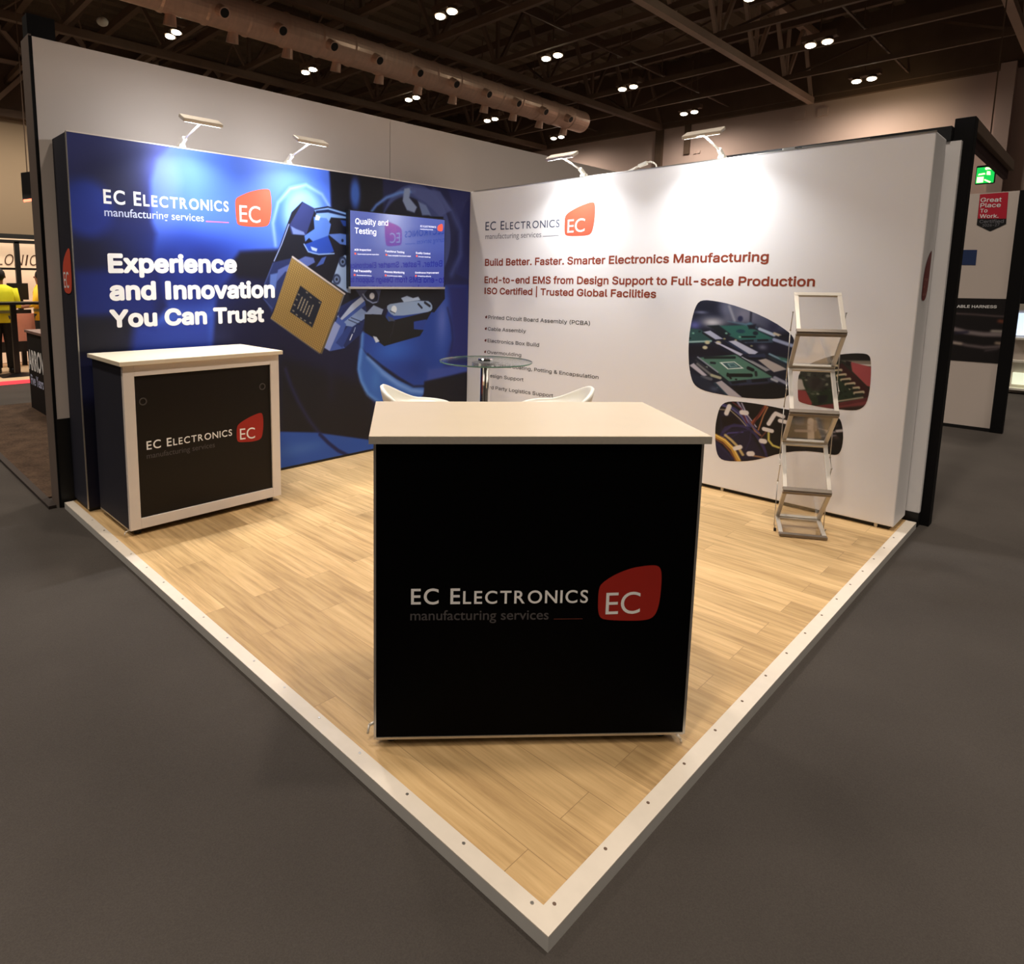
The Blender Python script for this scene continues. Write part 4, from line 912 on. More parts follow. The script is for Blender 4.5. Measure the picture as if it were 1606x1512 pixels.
OUT_C = [(2.625,0.445),(2.623,0.502),(2.629,0.568),(2.643,0.642),(2.669,0.685),(2.718,0.707),(2.803,0.716),(2.941,0.716),(3.122,0.702),(3.267,0.705),(3.392,0.707),(3.439,0.696),(3.458,0.657),(3.472,0.582),(3.473,0.511),(3.463,0.459),(3.445,0.439),(3.415,0.435),(3.364,0.44),(3.224,0.426),(3.092,0.38),(2.985,0.321),(2.901,0.284),(2.814,0.26),(2.723,0.245),(2.674,0.253),(2.646,0.295),(2.631,0.373)]
disc_mesh('cable_loom_picture', chaikin(OUT_C, 1), lambda u, v: np.stack([np.full_like(u, -.0008), -u, v], 1), paint_c, (22, 13, 14), M['print'], ww, 420, 90)
# red badge on the right end of the white wall
frR = lambda u, z, off: (u, -LW-off, z)
badge(frR, [(.075, 1.66), (.12, 1.74), (.225, 1.815), (.24, 1.78), (.235, 1.56), (.19, 1.49), (.09, 1.49), (.072, 1.53)], (.09, 1.52), (.19, 1.52), 1.63, mat('shaded_red_print', (112, 18, 14), .6), mat('shaded_white_print', (150, 84, 74), .6), ww)  # shade on the wall end is put into both ink colours

# ================================================================== ARM LIGHTS
def arm_light(wall, s, lab):
    if wall == 'B': f = lambda a, d, z: (s+a, -d, z)
    else: f = lambda a, d, z: (-d, -s+a*-1, z)
    NY, NZ = .47, .883     # the lens looks this much to the wall and this much down
    t = thing('arm_light', lab, 'arm light', f(0, -.02, H), group='arm lights clipped to the stand walls')
    MB().hexa([f(-.025, -.05, H+.004), f(.025, -.05, H+.004), f(.025, .012, H+.004), f(-.025, .012, H+.004), f(-.02, -.04, H+.03), f(.02, -.04, H+.03), f(.02, .008, H+.03), f(-.02, .008, H+.03)]).build('clamp', M['white_plastic'], t, bevel=.003)
    MB().bar(f(0, -.02, H+.025), f(0, .05, H+.065), .03, .028).build('swivel', M['white_plastic'], t, bevel=.004)
    MB().cyl(f(0, .04, H+.058), f(0, .30, H+.118), .007, n=10).build('arm', M['white_plastic'], t)
    # the head leans so that its lens looks at the wall and the floor before it
    P8 = []
    for dn in (.0, -.026):
        for a, q in ((-.138, -1), (.138, -1), (.138, 1), (-.138, 1)):
            w = Vector((a, .315+NZ*q*.045, .122-NY*q*.045))+Vector((0, -NY, -NZ))*(dn)
            P8.append(f(w.x, w.y, H+w.z))
    hd = MB().hexa(P8).build('lamp_head', M['alu_light'], t, bevel=.006)
    L4 = []
    for a, q in ((-.125, -1), (.125, -1), (.125, 1), (-.125, 1)):
        w = Vector((a, .315+NZ*q*.034, .122-NY*q*.034))+Vector((0, -NY, -NZ))*.002
        L4.append(f(w.x, w.y, H+w.z))
    MB().poly(L4).build('led_lens', M['led'], hd)
    for pw_, ny, nz, spr in ((ARM_W, .03, .999, 124), (ARM_W*.27, .8, .6, 180)):
        l = bpy.data.lights.new('arm_light_led', 'AREA'); l.shape = 'RECTANGLE'; l.size = .25; l.size_y = .06; l.energy = pw_; l.color = (.97, .985, 1.0); l.spread = R(spr)
        o = bpy.data.objects.new('arm_light_led', l); COL.objects.link(o)
        w = Vector((0, .315, .122))+Vector((0, -NY, -NZ))*.012
        o.location = f(w.x, w.y, H+w.z)
        dv = Vector(f(0, -ny, -nz))-Vector(f(0, 0, 0))
        o.rotation_euler = dv.to_track_quat('-Z', 'X' if wall == 'W' else 'Y').to_euler()
    return t
arm_light('B', -2.991, 'white arm light above the lettering of the blue wall, leftmost of four')
arm_light('B', -2.125, 'white arm light on the blue wall between the logo and the screen')
arm_light('W', 1.338, 'white arm light on the white wall above its logo')
arm_light('W', 2.528, 'white arm light on the white wall nearest the brochure stand')

# loose power lead on the white wall
b = MB()
b.tube([(.10, -1.70, 2.512), (.08, -1.76, 2.525), (.07, -1.82, 2.54), (.06, -1.87, 2.553)], .008)
b.tube([(.06, -1.90, 2.56), (.06, -1.935, 2.563), (.06, -1.965, 2.55), (.06, -1.985, 2.53), (.06, -1.99, 2.507)], .006)
ld = tag(b.build('power_lead', M['white_plastic'], None, smooth=True), 'white power lead looped on top of the white wall between two arm lights', 'cable')
b = MB(); b.bar((.066, -1.83, 2.541), (.06, -1.905, 2.558), .03, .026); b.build('plug', M['white_plastic'], ld, bevel=.003)
b = MB(); b.box(.02, .06, -3.02, -2.94, 2.5045, 2.522)
tag(b.build('cable_connector', M['alu'], None, bevel=.003), 'small connector lying on top of the white wall above the brochure stand', 'connector')
tag(MB().box(.03, .07, -3.45, -3.06, 2.5045, 2.516).build('cable_tray', M['alu'], None), 'thin grey strip on top of the white wall near its right end', 'cable tray')

# ================================================================== COUNTERS
def small_latch(c, dx, m, parent):
    b = MB(); x, y, z = c; b.cyl((x, y, z), (x+dx[0]*.02, y+dx[1]*.02, z-.008), .005, n=8); b.cyl((x+dx[0]*.02, y+dx[1]*.02, z-.008), (x+dx[0]*.024, y+dx[1]*.024, z-.024), .004, n=8)
    b.build('latch', m, parent, smooth=True)
# front counter, turned to the aisle
AF = math.atan2(-.6546, .756)
fc = thing('display_counter', 'large black promotional counter with white top in the front middle of the stand', 'counter', (-3.712, -3.082, 0), AF)
mf = wmx(fc)
class LB_(MB):
    def build(s, name, m, parent, **k):
        bmesh.ops.transform(s.bm, matrix=mf, verts=s.bm.verts); return MB.build(s, name, m, parent, **k)
CW_, CD_ = 1.056, .56
LB_().box(.006, CW_-.006, .012, CD_-.012, .04, 1.06).build('body', M['black'], fc)
LB_().box(0, CW_, -.004, .008, .042, 1.062).build('front_panel', M['counter_print'], fc, bevel=.002)
LB_().box(-.001, .006, .008, CD_, .042, 1.062).build('side_panel', M['counter_print'], fc)
LB_().box(CW_-.006, CW_+.001, .008, CD_, .042, 1.062).build('side_panel', M['counter_print'], fc)
for x0 in (-.008, CW_):
    LB_().box(x0, x0+.008, -.003, .012, .034, 1.063).build('edge_profile', M['alu'], fc)
LB_().box(0, CW_, -.006, .012, .034, .042).build('bottom_profile', M['alu'], fc)
tp = LB_().box(-.022, CW_+.022, -.022, CD_+.022, 1.064, 1.0905).build('counter_top', M['top_white'], fc, bevel=.002)
LB_().box(-.0225, CW_+.0225, -.0228, -.0215, 1.0645, 1.0885).build('edge_band', M['edge_grey'], tp)
for x, y in ((.05, .05), (CW_-.06, .05), (.05, CD_-.05), (CW_-.06, CD_-.05)):
    LB_().cyl((x, y, 0), (x, y, .04), .02, n=16).build('foot', M['black'], fc)
for x, dx in ((-.004, -1), (CW_-.02, .5)):
    b = LB_(); b.cyl((x, .05 if dx < 0 else -.006, .06 if dx < 0 else .034), (x+.022*dx, .04 if dx < 0 else -.010, .055 if dx < 0 else .02), .005, n=8); b.cyl((x+.022*dx, .04 if dx < 0 else -.010, .055 if dx < 0 else .02), (x+.026*dx, .03 if dx < 0 else -.012, .03 if dx < 0 else .008), .004, n=8)
    b.build('latch', M['alu_light'], fc, smooth=True)
frC = lambda u, z, off: tuple(mf @ Vector((u, -.004-off, z)))
p = [(0.115,0.519),(0.704,0.519),(0.115,0.572)]
b = MB(); put_caps(b, frC, ECE, p[0][0], p[0][1], p[1][0], p[2][1]-p[0][1], .012, .001, slope=(p[1][1]-p[0][1])/(p[1][0]-p[0][0])); b.build('company_lettering', M['ink_white'], fc)
p = [(0.113,0.463),(0.574,0.461),(0.112,0.497)]
line_text(frC, 'manufacturing services', p[:2], p[2][1], M['ink_dim'], fc, 'services_lettering', .006, .001)
p = [(0.592,0.461),(0.689,0.461)]
MB().poly([frC(p[0][0], p[0][1], .001), frC(p[1][0], p[1][1], .001), frC(p[1][0], p[1][1]+.002, .001), frC(p[0][0], p[0][1]+.002, .001)]).build('logo_underline', M['ink_brown'], fc)
p = [(0.765,0.477),(0.881,0.48),(0.762,0.553)]
badge(frC, [(0.738,0.523),(0.739,0.569),(0.748,0.587),(0.788,0.616),(0.843,0.639),(0.892,0.647),(0.928,0.649),(0.943,0.639),(0.949,0.613),(0.949,0.552),(0.944,0.499),(0.931,0.466),(0.903,0.454),(0.844,0.453),(0.766,0.457),(0.747,0.466),(0.74,0.489)], p[0], p[1], p[2][1], M['ink_deepred'], M['ink_white'], fc, .001)
# left counter, its back with the sliding door towards the viewer
LX0, LX1, LY0, LY1 = -3.685, -2.635, -.652, -.075
lc = thing('storage_counter', 'counter with white frame and black sliding door before the blue wall', 'counter', ((LX0+LX1)/2, (LY0+LY1)/2, 0))
MB().box(LX0+.01, LX1-.01, LY0+.05, LY1-.01, .045, 1.06).build('body', M['black'], lc)
MB().box(LX0, LX0+.012, LY0+.025, LY1, .045, 1.062).build('side_panel', M['navy'], lc)
MB().box(LX1-.012, LX1, LY0+.025, LY1, .045, 1.062).build('side_panel', M['navy'], lc)
b = MB(); w = .066
b.box(LX0, LX0+w, LY0, LY0+.03, .04, 1.062); b.box(LX1-w, LX1, LY0, LY0+.03, .04, 1.062); b.box(LX0+w, LX1-w, LY0, LY0+.03, .04, .04+w); b.box(LX0+w, LX1-w, LY0, LY0+.03, 1.062-w, 1.062)
b.build('front_frame', M['frame_white'], lc, bevel=.002)
dr = MB().box(LX0+w, LX1-w, LY0+.012, LY0+.05, .04+w, 1.062-w).build('door', M['door_black'], lc)
MB().box(LX0+.0, LX0+.012, LY0+.03, LY1, .034, .045).build('bottom_profile', M['alu'], lc)
MB().box(LX0-.022, LX1+.022, LY0-.022, LY1+.022, 1.064, 1.0905).build('counter_top', M['top_white'], lc, bevel=.002)
for x in (LX0+.06, LX1-.06):
    for y in (LY0+.06, LY1-.06): MB().cyl((x, y, 0), (x, y, .045), .022, n=16).build('foot', M['black'], lc)
small_latch((LX0-.002, LY0+.04, .035), (-1, -.2), M['alu_light'], lc)
frL = lambda u, z, off: (u, LY0+.012-off, z)
for p in ([(-3.571,0.836)], [(-2.761,0.846)]):
    u, z = p[0]; b = MB()
    rg = []
    for k in range(25):
        a = 2*math.pi*k/24; ro = [(.024, .0), (.024, .004), (.017, .004), (.017, -.0)]
        rg.append([(u+r_*math.cos(a), LY0+.012-o_, z+r_*math.sin(a)) for r_, o_ in ro])
    for a_, c_ in zip(rg, rg[1:]):
        for q in range(3): b.poly([a_[q], a_[q+1], c_[q+1], c_[q]])
    b.build('finger_pull', mat('dark_ring', (72, 68, 66), .5), dr)
p = [(-3.562,0.532),(-2.996,0.535),(-3.559,0.584)]
b = MB(); put_caps(b, frL, ECE, p[0][0], p[0][1], p[1][0], p[2][1]-p[0][1], .012, .001, slope=(p[1][1]-p[0][1])/(p[1][0]-p[0][0])); b.build('company_lettering', M['ink_white'], lc)
p = [(-3.564,0.475),(-3.121,0.475),(-3.563,0.509)]
line_text(frL, 'manufacturing services', p[:2], p[2][1], M['ink_dim'], lc, 'services_lettering', .004, .001)
p = [(-2.939,0.496),(-2.826,0.49),(-2.939,0.572)]
badge(frL, [(-2.963,0.534),(-2.96,0.588),(-2.944,0.609),(-2.882,0.637),(-2.827,0.655),(-2.777,0.664),(-2.763,0.649),(-2.758,0.585),(-2.767,0.509),(-2.782,0.475),(-2.832,0.467),(-2.897,0.473),(-2.95,0.48),(-2.962,0.499)], p[0], p[1], p[2][1], M['ink_deepred'], M['ink_white'], lc, .001)

# ================================================================== TABLE AND STOOLS
TX, TY, TZ = -1.36, -1.46, 1.0
tb = thing('bar_table', 'round glass bar table on a chrome column behind the front counter', 'table', (TX, TY, 0))
b = MB(); n = 64; r = .345
b.lathe([(0, -.012), (r-.003, -.012), (r, -.009), (r, -.003), (r-.003, 0), (0, 0)], (TX, TY, TZ), 64); b.build('table_top', M['glass'], tb, smooth=False)
MB().lathe([(r-.001, -.011), (r+.0006, -.009), (r+.0006, -.003), (r-.001, -.001)], (TX, TY, TZ), 64).build('glass_rim', M['glass_edge'], tb)
MB().lathe([(.0, 0), (.055, 0), (.055, .012), (.05, .016), (0, .016)], (TX, TY, TZ), 32).build('top_disc', M['chrome'], tb, smooth=False)
MB().lathe([(0, -.04), (.1, -.04), (.1, -.012), (0, -.012)], (TX, TY, TZ-.0005), 32).build('mount_plate', M['chrome'], tb)
MB().lathe([(0, .02), (.036, .02), (.036, .95), (0, .95)], (TX, TY, .01), 32).build('column', M['chrome'], tb, smooth=False)
MB().lathe([(0, 0), (.22, 0), (.22, .008), (.1, .022), (.045, .04), (0, .04)], (TX, TY, 0), 48).build('base', M['chrome'], tb, smooth=False)
def stool(cx, cy, face, lab, zr=.0):
    t = thing('bar_stool', lab, 'stool', (cx, cy, 0), face, 'white bucket stools at the bar table')
    mx = wmx(t)
    n = 48; K = 7
    def rim(a):       # a = angle from the front (+x); the back is at pi
        k = max(0.0, -math.cos(a)); k = k**1.5
        return .775+.115*k
    rings = []
    prof = [(0.0, .0), (.55, .008), (.85, .03), (.96, .45), (1.0, .85), (1.0, 1.0), (1.06, 1.06), (1.13, 1.0), (1.12, .8), (1.07, .35), (.95, -.25), (.6, -.55), (0, -.6)]
    b = MB(); seat = .745
    for (k, v) in prof:
        if k == 0: rings.append([b.bm.verts.new(mx @ Vector((0, 0, seat+v*.06)))]); continue
        rr = []
        for i in range(n):
            a = 2*math.pi*i/n; rx = .205*k; ry = .215*k; top = rim(a)
            z = seat+(top-seat)*v if v > 0 else seat+v*.06
            rr.append(b.bm.verts.new(mx @ Vector((rx*math.cos(a)-.012*max(0, v)*max(0, -math.cos(a)), ry*math.sin(a), z))))
        rings.append(rr)
    b.skin(rings); b.build('seat_shell', M['white_plastic'], t, smooth=True)
    for nm, pr in (('gas_column', [(0, .03), (.03, .03), (.03, .4), (.022, .4), (.022, .715), (0, .715)]), ('base', [(0, 0), (.2, 0), (.2, .008), (.08, .03), (0, .03)])):
        MB().lathe(pr, (cx, cy, 0), 32).build(nm, M['chrome'], t)
    b = MB(); pts = []
    for i in range(25):
        a = R(-110)+R(220)*i/24; pts.append(mx @ Vector((.03+.15*math.cos(a), .15*math.sin(a), .3)))
    pts = [mx @ Vector((0, 0, .3))]+pts+[mx @ Vector((0, 0, .3))]
    b.tube(pts, .009, 8); b.build('foot_rest', M['chrome'], t)
    return t
stool(-2.11, -1.52, R(-45), 'white bucket stool left of the glass table, mostly hidden by the counter')
stool(-1.42, -2.15, R(135), 'white bucket stool right of the glass table, mostly hidden by the counter')

# ================================================================== BROCHURE STAND
A0 = Vector((-.642, -3.341, 0)); wv = Vector((.538, -.843, 0)); nv = Vector((-.843, -.538, 0))
bs = thing('brochure_stand', 'silver folding zigzag brochure stand with clear empty holders before the white wall', 'stand', tuple(A0+wv*.13-nv*.12))
def zp(depth, z):     # left point, right point
    if depth == 'f': o = A0+wv*(-.012); l = .272
    else: o = A0-nv*.25+wv*.024; l = .268
    return o+Vector((0, 0, z)), o+wv*l+Vector((0, 0, z))
ZZ = [('b', 1.53), ('f', 1.295), ('b', 1.055), ('f', .80), ('b', .563), ('f', .303), ('b', .05), ('f', .014)]
for k in range(7):
    (a0, a1), (c0, c1) = zp(*ZZ[k]), zp(*ZZ[k+1])
    holder = k % 2 == 0
    d = (c0-a0).normalized(); m_ = M['alu_light'] if holder else M['alu']  # link rails greyer: their shade is put into the metal colour
    nn = d.cross(wv).normalized()
    b = MB(); rw = .024
    for s0, s1, sg in ((a0, c0, 1), (a1, c1, -1)):
        off = wv*sg*rw/2; b.bar(s0+off+d*.006, s1+off-d*.006, rw, .013, nn)
    b.build('holder_rail' if holder else 'link_rail', m_, bs, bevel=.002)
    # cross bars
    b = MB(); b.bar(a0+d*.014, a1+d*.014, .028, .016, nn); b.build('cross_bar', m_ if holder else M['lip_grey'], bs, bevel=.002)
    b = MB(); b.bar(c0-d*.012, c1-d*.012, .026, .018, nn); b.build('lip_bar', M['lip_grey'] if holder else M['alu_light'], bs, bevel=.002)
    b = MB(); q = wv*.02
    th = nn*.0015
    b.hexa([a0+q+d*.02-th, a1-q+d*.02-th, c1-q-d*.02-th, c0+q-d*.02-th, a0+q+d*.02+th, a1-q+d*.02+th, c1-q-d*.02+th, c0+q-d*.02+th])
    b.build('clear_panel', M['acrylic'], bs)
for sgn in (0, 1):
    off = wv*(-.012 if sgn == 0 else .012)
    for k in (0, 2, 4):
        p0 = (zp(*ZZ[k])[sgn]+zp(*ZZ[k+1])[sgn])/2+off
        bk = zp('b', ZZ[k+1][1])[sgn]+off+nv*.035
        p1 = Vector((bk.x, bk.y, ZZ[k+1][1]+.0)); p2 = Vector((bk.x, bk.y, ZZ[k+2][1]-.08))
        p3 = (zp(*ZZ[k+2])[sgn]+zp(*ZZ[k+3])[sgn])/2+off
        b = MB(); b.tube([p0, p1, p2, p3], .0028, 8)
        for q in (p0, p1, p2): b.sphere(q, .006, n=8)
        b.build('scissor_rod', M['alu'], bs, smooth=True)
for s in (0, 1):
    q = zp('f', 0)[s]; b = MB(); b.cyl(q+nv*-.10+Vector((0, 0, 0)), q+nv*-.10+Vector((0, 0, .02)), .008, n=10); b.build('foot', M['black'], bs)

# ================================================================== NEIGHBOURS
# tall partition behind the blue wall (back of the next stand)
pw = thing('tall_partition', 'tall off-white partition wall rising behind the blue display wall', 'partition', (0, .46, Z0))
MB().box(-3.815, -.785, .345, .60, Z0+.1, 3.135).build('wall_panel', M['partition'], pw)
MB().box(-.778, 8.0, .345, .60, Z0+.1, 3.135).build('wall_panel', M['partition'], pw)
MB().box(-3.82, 8.0, .36, .60, Z0, Z0+.1).build('base_rail', M['black'], pw)
MB().box(-3.822, -3.70, .337, .346, Z0, .6).build('kick_plate', M['black'], pw)
MB().box(-3.834, -3.815, .342, .356, Z0, 3.135).build('corner_profile', M['black_fabric'], pw)
MB().box(-3.832, -3.815, .356, .56, Z0, 3.15).build('end_panel', M['partition_end'], pw)
MB().box(-3.825, -3.66, .40, .52, 3.136, 3.29).build('top_beam', M['black_fabric'], pw)
# low partition and dark portal on the right
rp = thing('low_partition', 'grey partition edge standing between the white wall and the black portal post', 'partition', (.38, -1.9, Z0))
MB().box(.352, .40, -3.87, .3, .06, 2.49).build('wall_panel', M['white_panel'], rp)
MB().box(.345, .41, -3.87, .3, Z0, .06).build('base_rail', M['black'], rp)
MB().box(.345, .43, -3.815, -2.4, 2.49, 2.585).build('top_beam', M['black'], rp)
MB().box(.36, .41, -2.39, .3, 2.49, 2.54).build('upper_rail', M['steel_dark'], rp)
po = thing('portal_frame', 'black portal frame post and beam right of the white wall', 'frame', (.46, -3.86, Z0))
MB().box(.42, .52, -3.92, -3.815, Z0, 2.64).build('post', M['black_fabric'], po, bevel=.004)
MB().box(.52, 2.52, -3.92, -3.83, 2.56, 2.64).build('beam', M['steel_dark'], po, bevel=.004)
MB().box(.54, 2.50, -3.89, -3.86, 2.49, 2.56).build('valance', mat('dark_red_valance', (52, 20, 20), .8), po)
# white banner wall of the stand behind
gp = thing('banner_wall', 'white banner wall with red certificate badge and dark cable picture beyond the black post', 'display wall', (4.65, -3.3, Z0))
frG = lambda u, z, off: (4.6-off, -u, z)
MB().box(4.6, 4.66, -3.79, -2.3, 0.0, 2.62).build('wall_panel', M['partition'], gp)
MB().box(4.6, 4.66, -3.80, -2.3, Z0, 0.0).build('base_rail', M['black'], gp)
MB().box(4.58, 4.68, -3.90, -3.79, Z0, 2.62).build('post', M['black_fabric'], gp)
MB().poly([frG(u, z, .002) for u, z in [(3.459,2.609),(3.697,2.612),(3.71,2.27),(3.584,2.197),(3.462,2.274)]]).build('badge_base', M['black'], gp)
MB().poly([frG(u, z, .003) for u, z in [(3.459,2.609),(3.697,2.612),(3.706,2.328),(3.465,2.344)]]).build('badge_field', mat('crimson_print', (196, 24, 52), .6), gp)
for txt, p in (('Great', [(3.471,2.524),(3.649,2.515),(3.467,2.569)]), ('Place', [(3.474,2.465),(3.647,2.458),(3.47,2.51)]), ('To', [(3.477,2.409),(3.541,2.408),(3.473,2.449)]), ('Work.', [(3.48,2.35),(3.64,2.343),(3.476,2.39)]), ('Certified', [(3.483,2.294),(3.688,2.286),(3.482,2.328)]), ('2026-27', [(3.512,2.252),(3.656,2.252),(3.51,2.28)])):
    line_text(frG, txt, p[:2], p[2][1], M['ink_white'] if txt[0] in 'GPTW' else M['ink_grey'], gp, 'badge_lettering', .012, .005, face=SANS)
MB().poly([frG(u, z, .002) for u, z in [(3.372,2.003),(3.493,1.999),(3.495,1.829),(3.373,1.833)]]).build('blue_square', mat('blue_print', (28, 52, 100), .6), gp)
def paint_g(P):
    for q, c, w in (([(3.363,1.282),(3.539,1.277),(3.728,1.266),(3.837,1.265)], (120, 104, 104), .014), ([(3.36,1.105),(3.481,1.074),(3.635,1.059),(3.838,1.066)], (150, 138, 140), .05), ([(3.707,1.1),(3.817,1.101)], (214, 206, 196), .025), ([(3.383,0.954),(3.504,0.925),(3.649,0.911),(3.851,0.939)], (116, 104, 106), .035), ([(3.39,0.942),(3.444,0.939)], (206, 190, 176), .025), ([(3.756,0.969),(3.839,0.963)], (190, 170, 150), .03), ([(3.76,1.213),(3.844,1.199)], (130, 70, 50), .04), ([(3.394,1.056),(3.49,1.075)], (40, 36, 60), .03), ([(3.672,0.876),(3.763,0.902)], (90, 80, 84), .02)):
        P.line(q, w, c, .02, .9)
u0, u1 = 2.3, 3.79
z0 = [(3.358,0.741)][0][1]; z1 = [(3.372,1.458)][0][1]
grid_mesh('cable_print', 150, 90, lambda u, v: np.stack([np.full_like(u, 4.597), -u, v], 1), paint_g, (18, 12, 14), u0, u1, z0, z1, M['print'], gp)
p = [(3.367,1.348),(3.719,1.355),(3.366,1.378)]
u_l, z_l = p[0]; u_r, z_r = p[1]
line_text(frG, 'CABLE HARNESS', [(u_l-(u_r-u_l)*.075, z_l), (u_r, z_r)], p[2][1], M['ink_white'], gp, 'harness_lettering', .02, .006, face=SANS)
# exit sign
ex = thing('exit_sign', 'lit green exit sign with running figure above the banner wall', 'sign', (12.0, -2.57, 3.62))
MB().box(12.0, 12.08, -2.73, -2.43, 3.61, 3.97).build('casing', M['black'], ex, bevel=.02)
MB().box(11.99, 12.0, -2.715, -2.445, 3.625, 3.93).build('face', mat('green_lit_face', (20, 150, 60), .4, emit=(24, 190, 76), estr=1.2), ex)
lit = mat('lit_pale_figure', (240, 250, 200), .4, emit=(250, 250, 190), estr=1.6)
b = MB(); F = lambda y, z: (11.985, y, z)
b.poly([F(-2.46, 3.64), F(-2.56, 3.64), F(-2.56, 3.75), F(-2.46, 3.75)]); b.poly([F(-2.47, 3.78), F(-2.58, 3.79), F(-2.57, 3.82), F(-2.48, 3.81)])
b.poly([F(-2.57, 3.88), F(-2.60, 3.92), F(-2.68, 3.90), F(-2.70, 3.87), F(-2.62, 3.88)]); b.poly([F(-2.60, 3.78), F(-2.66, 3.77), F(-2.65, 3.84), F(-2.60, 3.85)]); b.poly([F(-2.58, 3.70), F(-2.68, 3.64), F(-2.66, 3.62), F(-2.57, 3.68)])
b.cyl((11.99, -2.59, 3.90), (11.984, -2.59, 3.90), .025, n=14)
b.build('running_figure', lit, ex)
MB().bar((12.04, -2.58, 3.97), (12.04, -2.58, 8.1), .02, .02).build('hanger', M['steel_dark'], ex)
# lit display cabinet far right
sh = thing('display_cabinet', 'narrow glass display cabinet with lit shelves at the right edge', 'cabinet', (8.55, -3.72, Z0))
MB().box(8.62, 8.66, -3.95, -3.55, Z0, 1.25).build('back_panel', M['partition'], sh)
for z in (.02, .45, .80): MB().box(8.42, 8.62, -3.95, -3.55, z, z+.03).build('shelf', M['white_plastic'], sh)
for y in (-3.95, -3.57): MB().box(8.40, 8.42, y, y+.02, Z0, 1.25).build('post', M['alu'], sh)
MB().box(8.40, 8.66, -3.95, -3.55, 1.25, 1.34).build('top', M['edge_grey'], sh)
sl = mat('lit_shelf_panel', (220, 235, 255), .4, emit=(205, 225, 255), estr=1.1)
MB().box(8.58, 8.615, -3.92, -3.58, .86, 1.2).build('lit_panel', sl, sh)
MB().box(8.52, 8.6, -3.85, -3.62, .10, .28).build('lit_panel', mat('lit_shelf_warm', (235, 240, 220), .4, emit=(235, 240, 210), estr=.8), sh)
bk = MB().box(8.8, 9.2, -4.6, -3.0, Z0, 2.0).build('dark_stand_wall', M['black_fabric']); tag(bk, 'dark stand wall behind the lit display cabinet at the right edge', 'wall panel')

# ---------------- left background
mc = MB().box(-3.85, 5.0, .62, 4.96, Z0, Z0+.012).build('neighbour_carpet', M['carpet_mottled']); tag(mc, 'mottled brown carpet of the next stand at the left edge', 'carpet')
struct(MB().box(-3.90, -3.852, .36, 4.96, Z0, Z0+.022).build('trim_10', mat('dark_brown_edging', (40, 28, 22), .8)))
ac = thing('branded_counter', 'black counter with white lettering half hidden by the partition end', 'counter', (-2.8, 4.0, Z0))
MB().box(-3.1, -2.5, 3.4, 4.6, Z0+.012, .92).build('body', M['black_fabric'], ac)
MB().box(-3.12, -2.48, 3.38, 4.62, .92, .95).build('counter_top', mat('brown_counter_top', (120, 84, 76), .5), ac)
frA = lambda u, z, off: (-3.1-off, -u, z)
line_text(frA, 'ARROW', [(-4.58, .47), (-3.72, .47)], .70, M['ink_white'], ac, 'counter_lettering', .03, .003)
line_text(frA, 'Five Years Out', [(-4.52, .28), (-3.62, .28)], .40, M['ink_soft'], ac, 'counter_lettering', .02, .003)
# far lit stand
fs = thing('far_stand', 'far lit stand with black frame and LONIC sign at the left edge', 'stand', (-1.6, 9.3, Z0))
lw = mat('lit_white_wall', (240, 214, 186), .7, emit=(250, 214, 178), estr=.38)
MB().box(-4.2, -.6, 9.6, 9.75, .0, 2.32).build('back_wall', lw, fs)
struct(MB().box(-4.4, .5, 6.965, 9.7, Z0, Z0+.02).build('floor_stand', mat('pale_stand_floor', (226, 196, 158), .6)))
tag(MB().box(-4.4, .5, 6.90, 6.96, Z0, Z0+.05).build('light_strip', mat('red_light_strip', (220, 60, 60), .4, emit=(255, 70, 78), estr=1.2)), 'glowing red strip along the floor edge of the far lit stand', 'light strip')
b = MB(); b.box(-4.4, .5, 9.2, 9.28, 2.22, 2.28); b.box(-4.4, .5, 9.45, 9.5, 2.32, 2.40); b.box(-4.4, .5, 9.3, 9.36, 1.74, 1.78)
b.build('frame_beam', M['black'], fs)
for x in (-2.22, -3.6): MB().box(x-.04, x+.04, 9.2, 9.28, Z0+.02, 2.25).build('frame_post', M['black'], fs)
frN = lambda u, z, off: (u, 9.6-off, z)
line_text(frN, 'TALONIC', [(-2.79, 1.83), (-1.83, 1.83)], 2.03, mat('brown_sign_letters', (92, 66, 44), .6), fs, 'sign_lettering', .0, .01, ital=.2, face=SANS)
rd = thing('reception_desk', 'pink reception desk with black plinth before the far lit stand wall', 'desk', (-2.3, 9.05, Z0+.02))
MB().box(-2.9, -1.7, 8.96, 9.16, .45, .95).build('front_panel', mat('pink_desk', (214, 142, 122), .6), rd)
MB().box(-3.1, -1.6, 8.95, 9.17, .26, .45).build('plinth', M['black'], rd)
for x in (-3.05, -1.7): MB().box(x, x+.06, 8.97, 9.15, Z0+.021, .26).build('leg', M['black'], rd)
mo = MB().box(-2.42, -2.1, 9.02, 9.12, .97, 1.02); mo.box(-2.28, -2.24, 9.05, 9.08, 1.0, 1.2); mo.box(-2.45, -2.12, 9.04, 9.09, 1.2, 1.5); mo.box(-2.42, -2.1, 9.02, 9.12, .951, .97)
tag(mo.build('monitor', M['black']), 'black monitor on the pink desk between the two people', 'monitor')
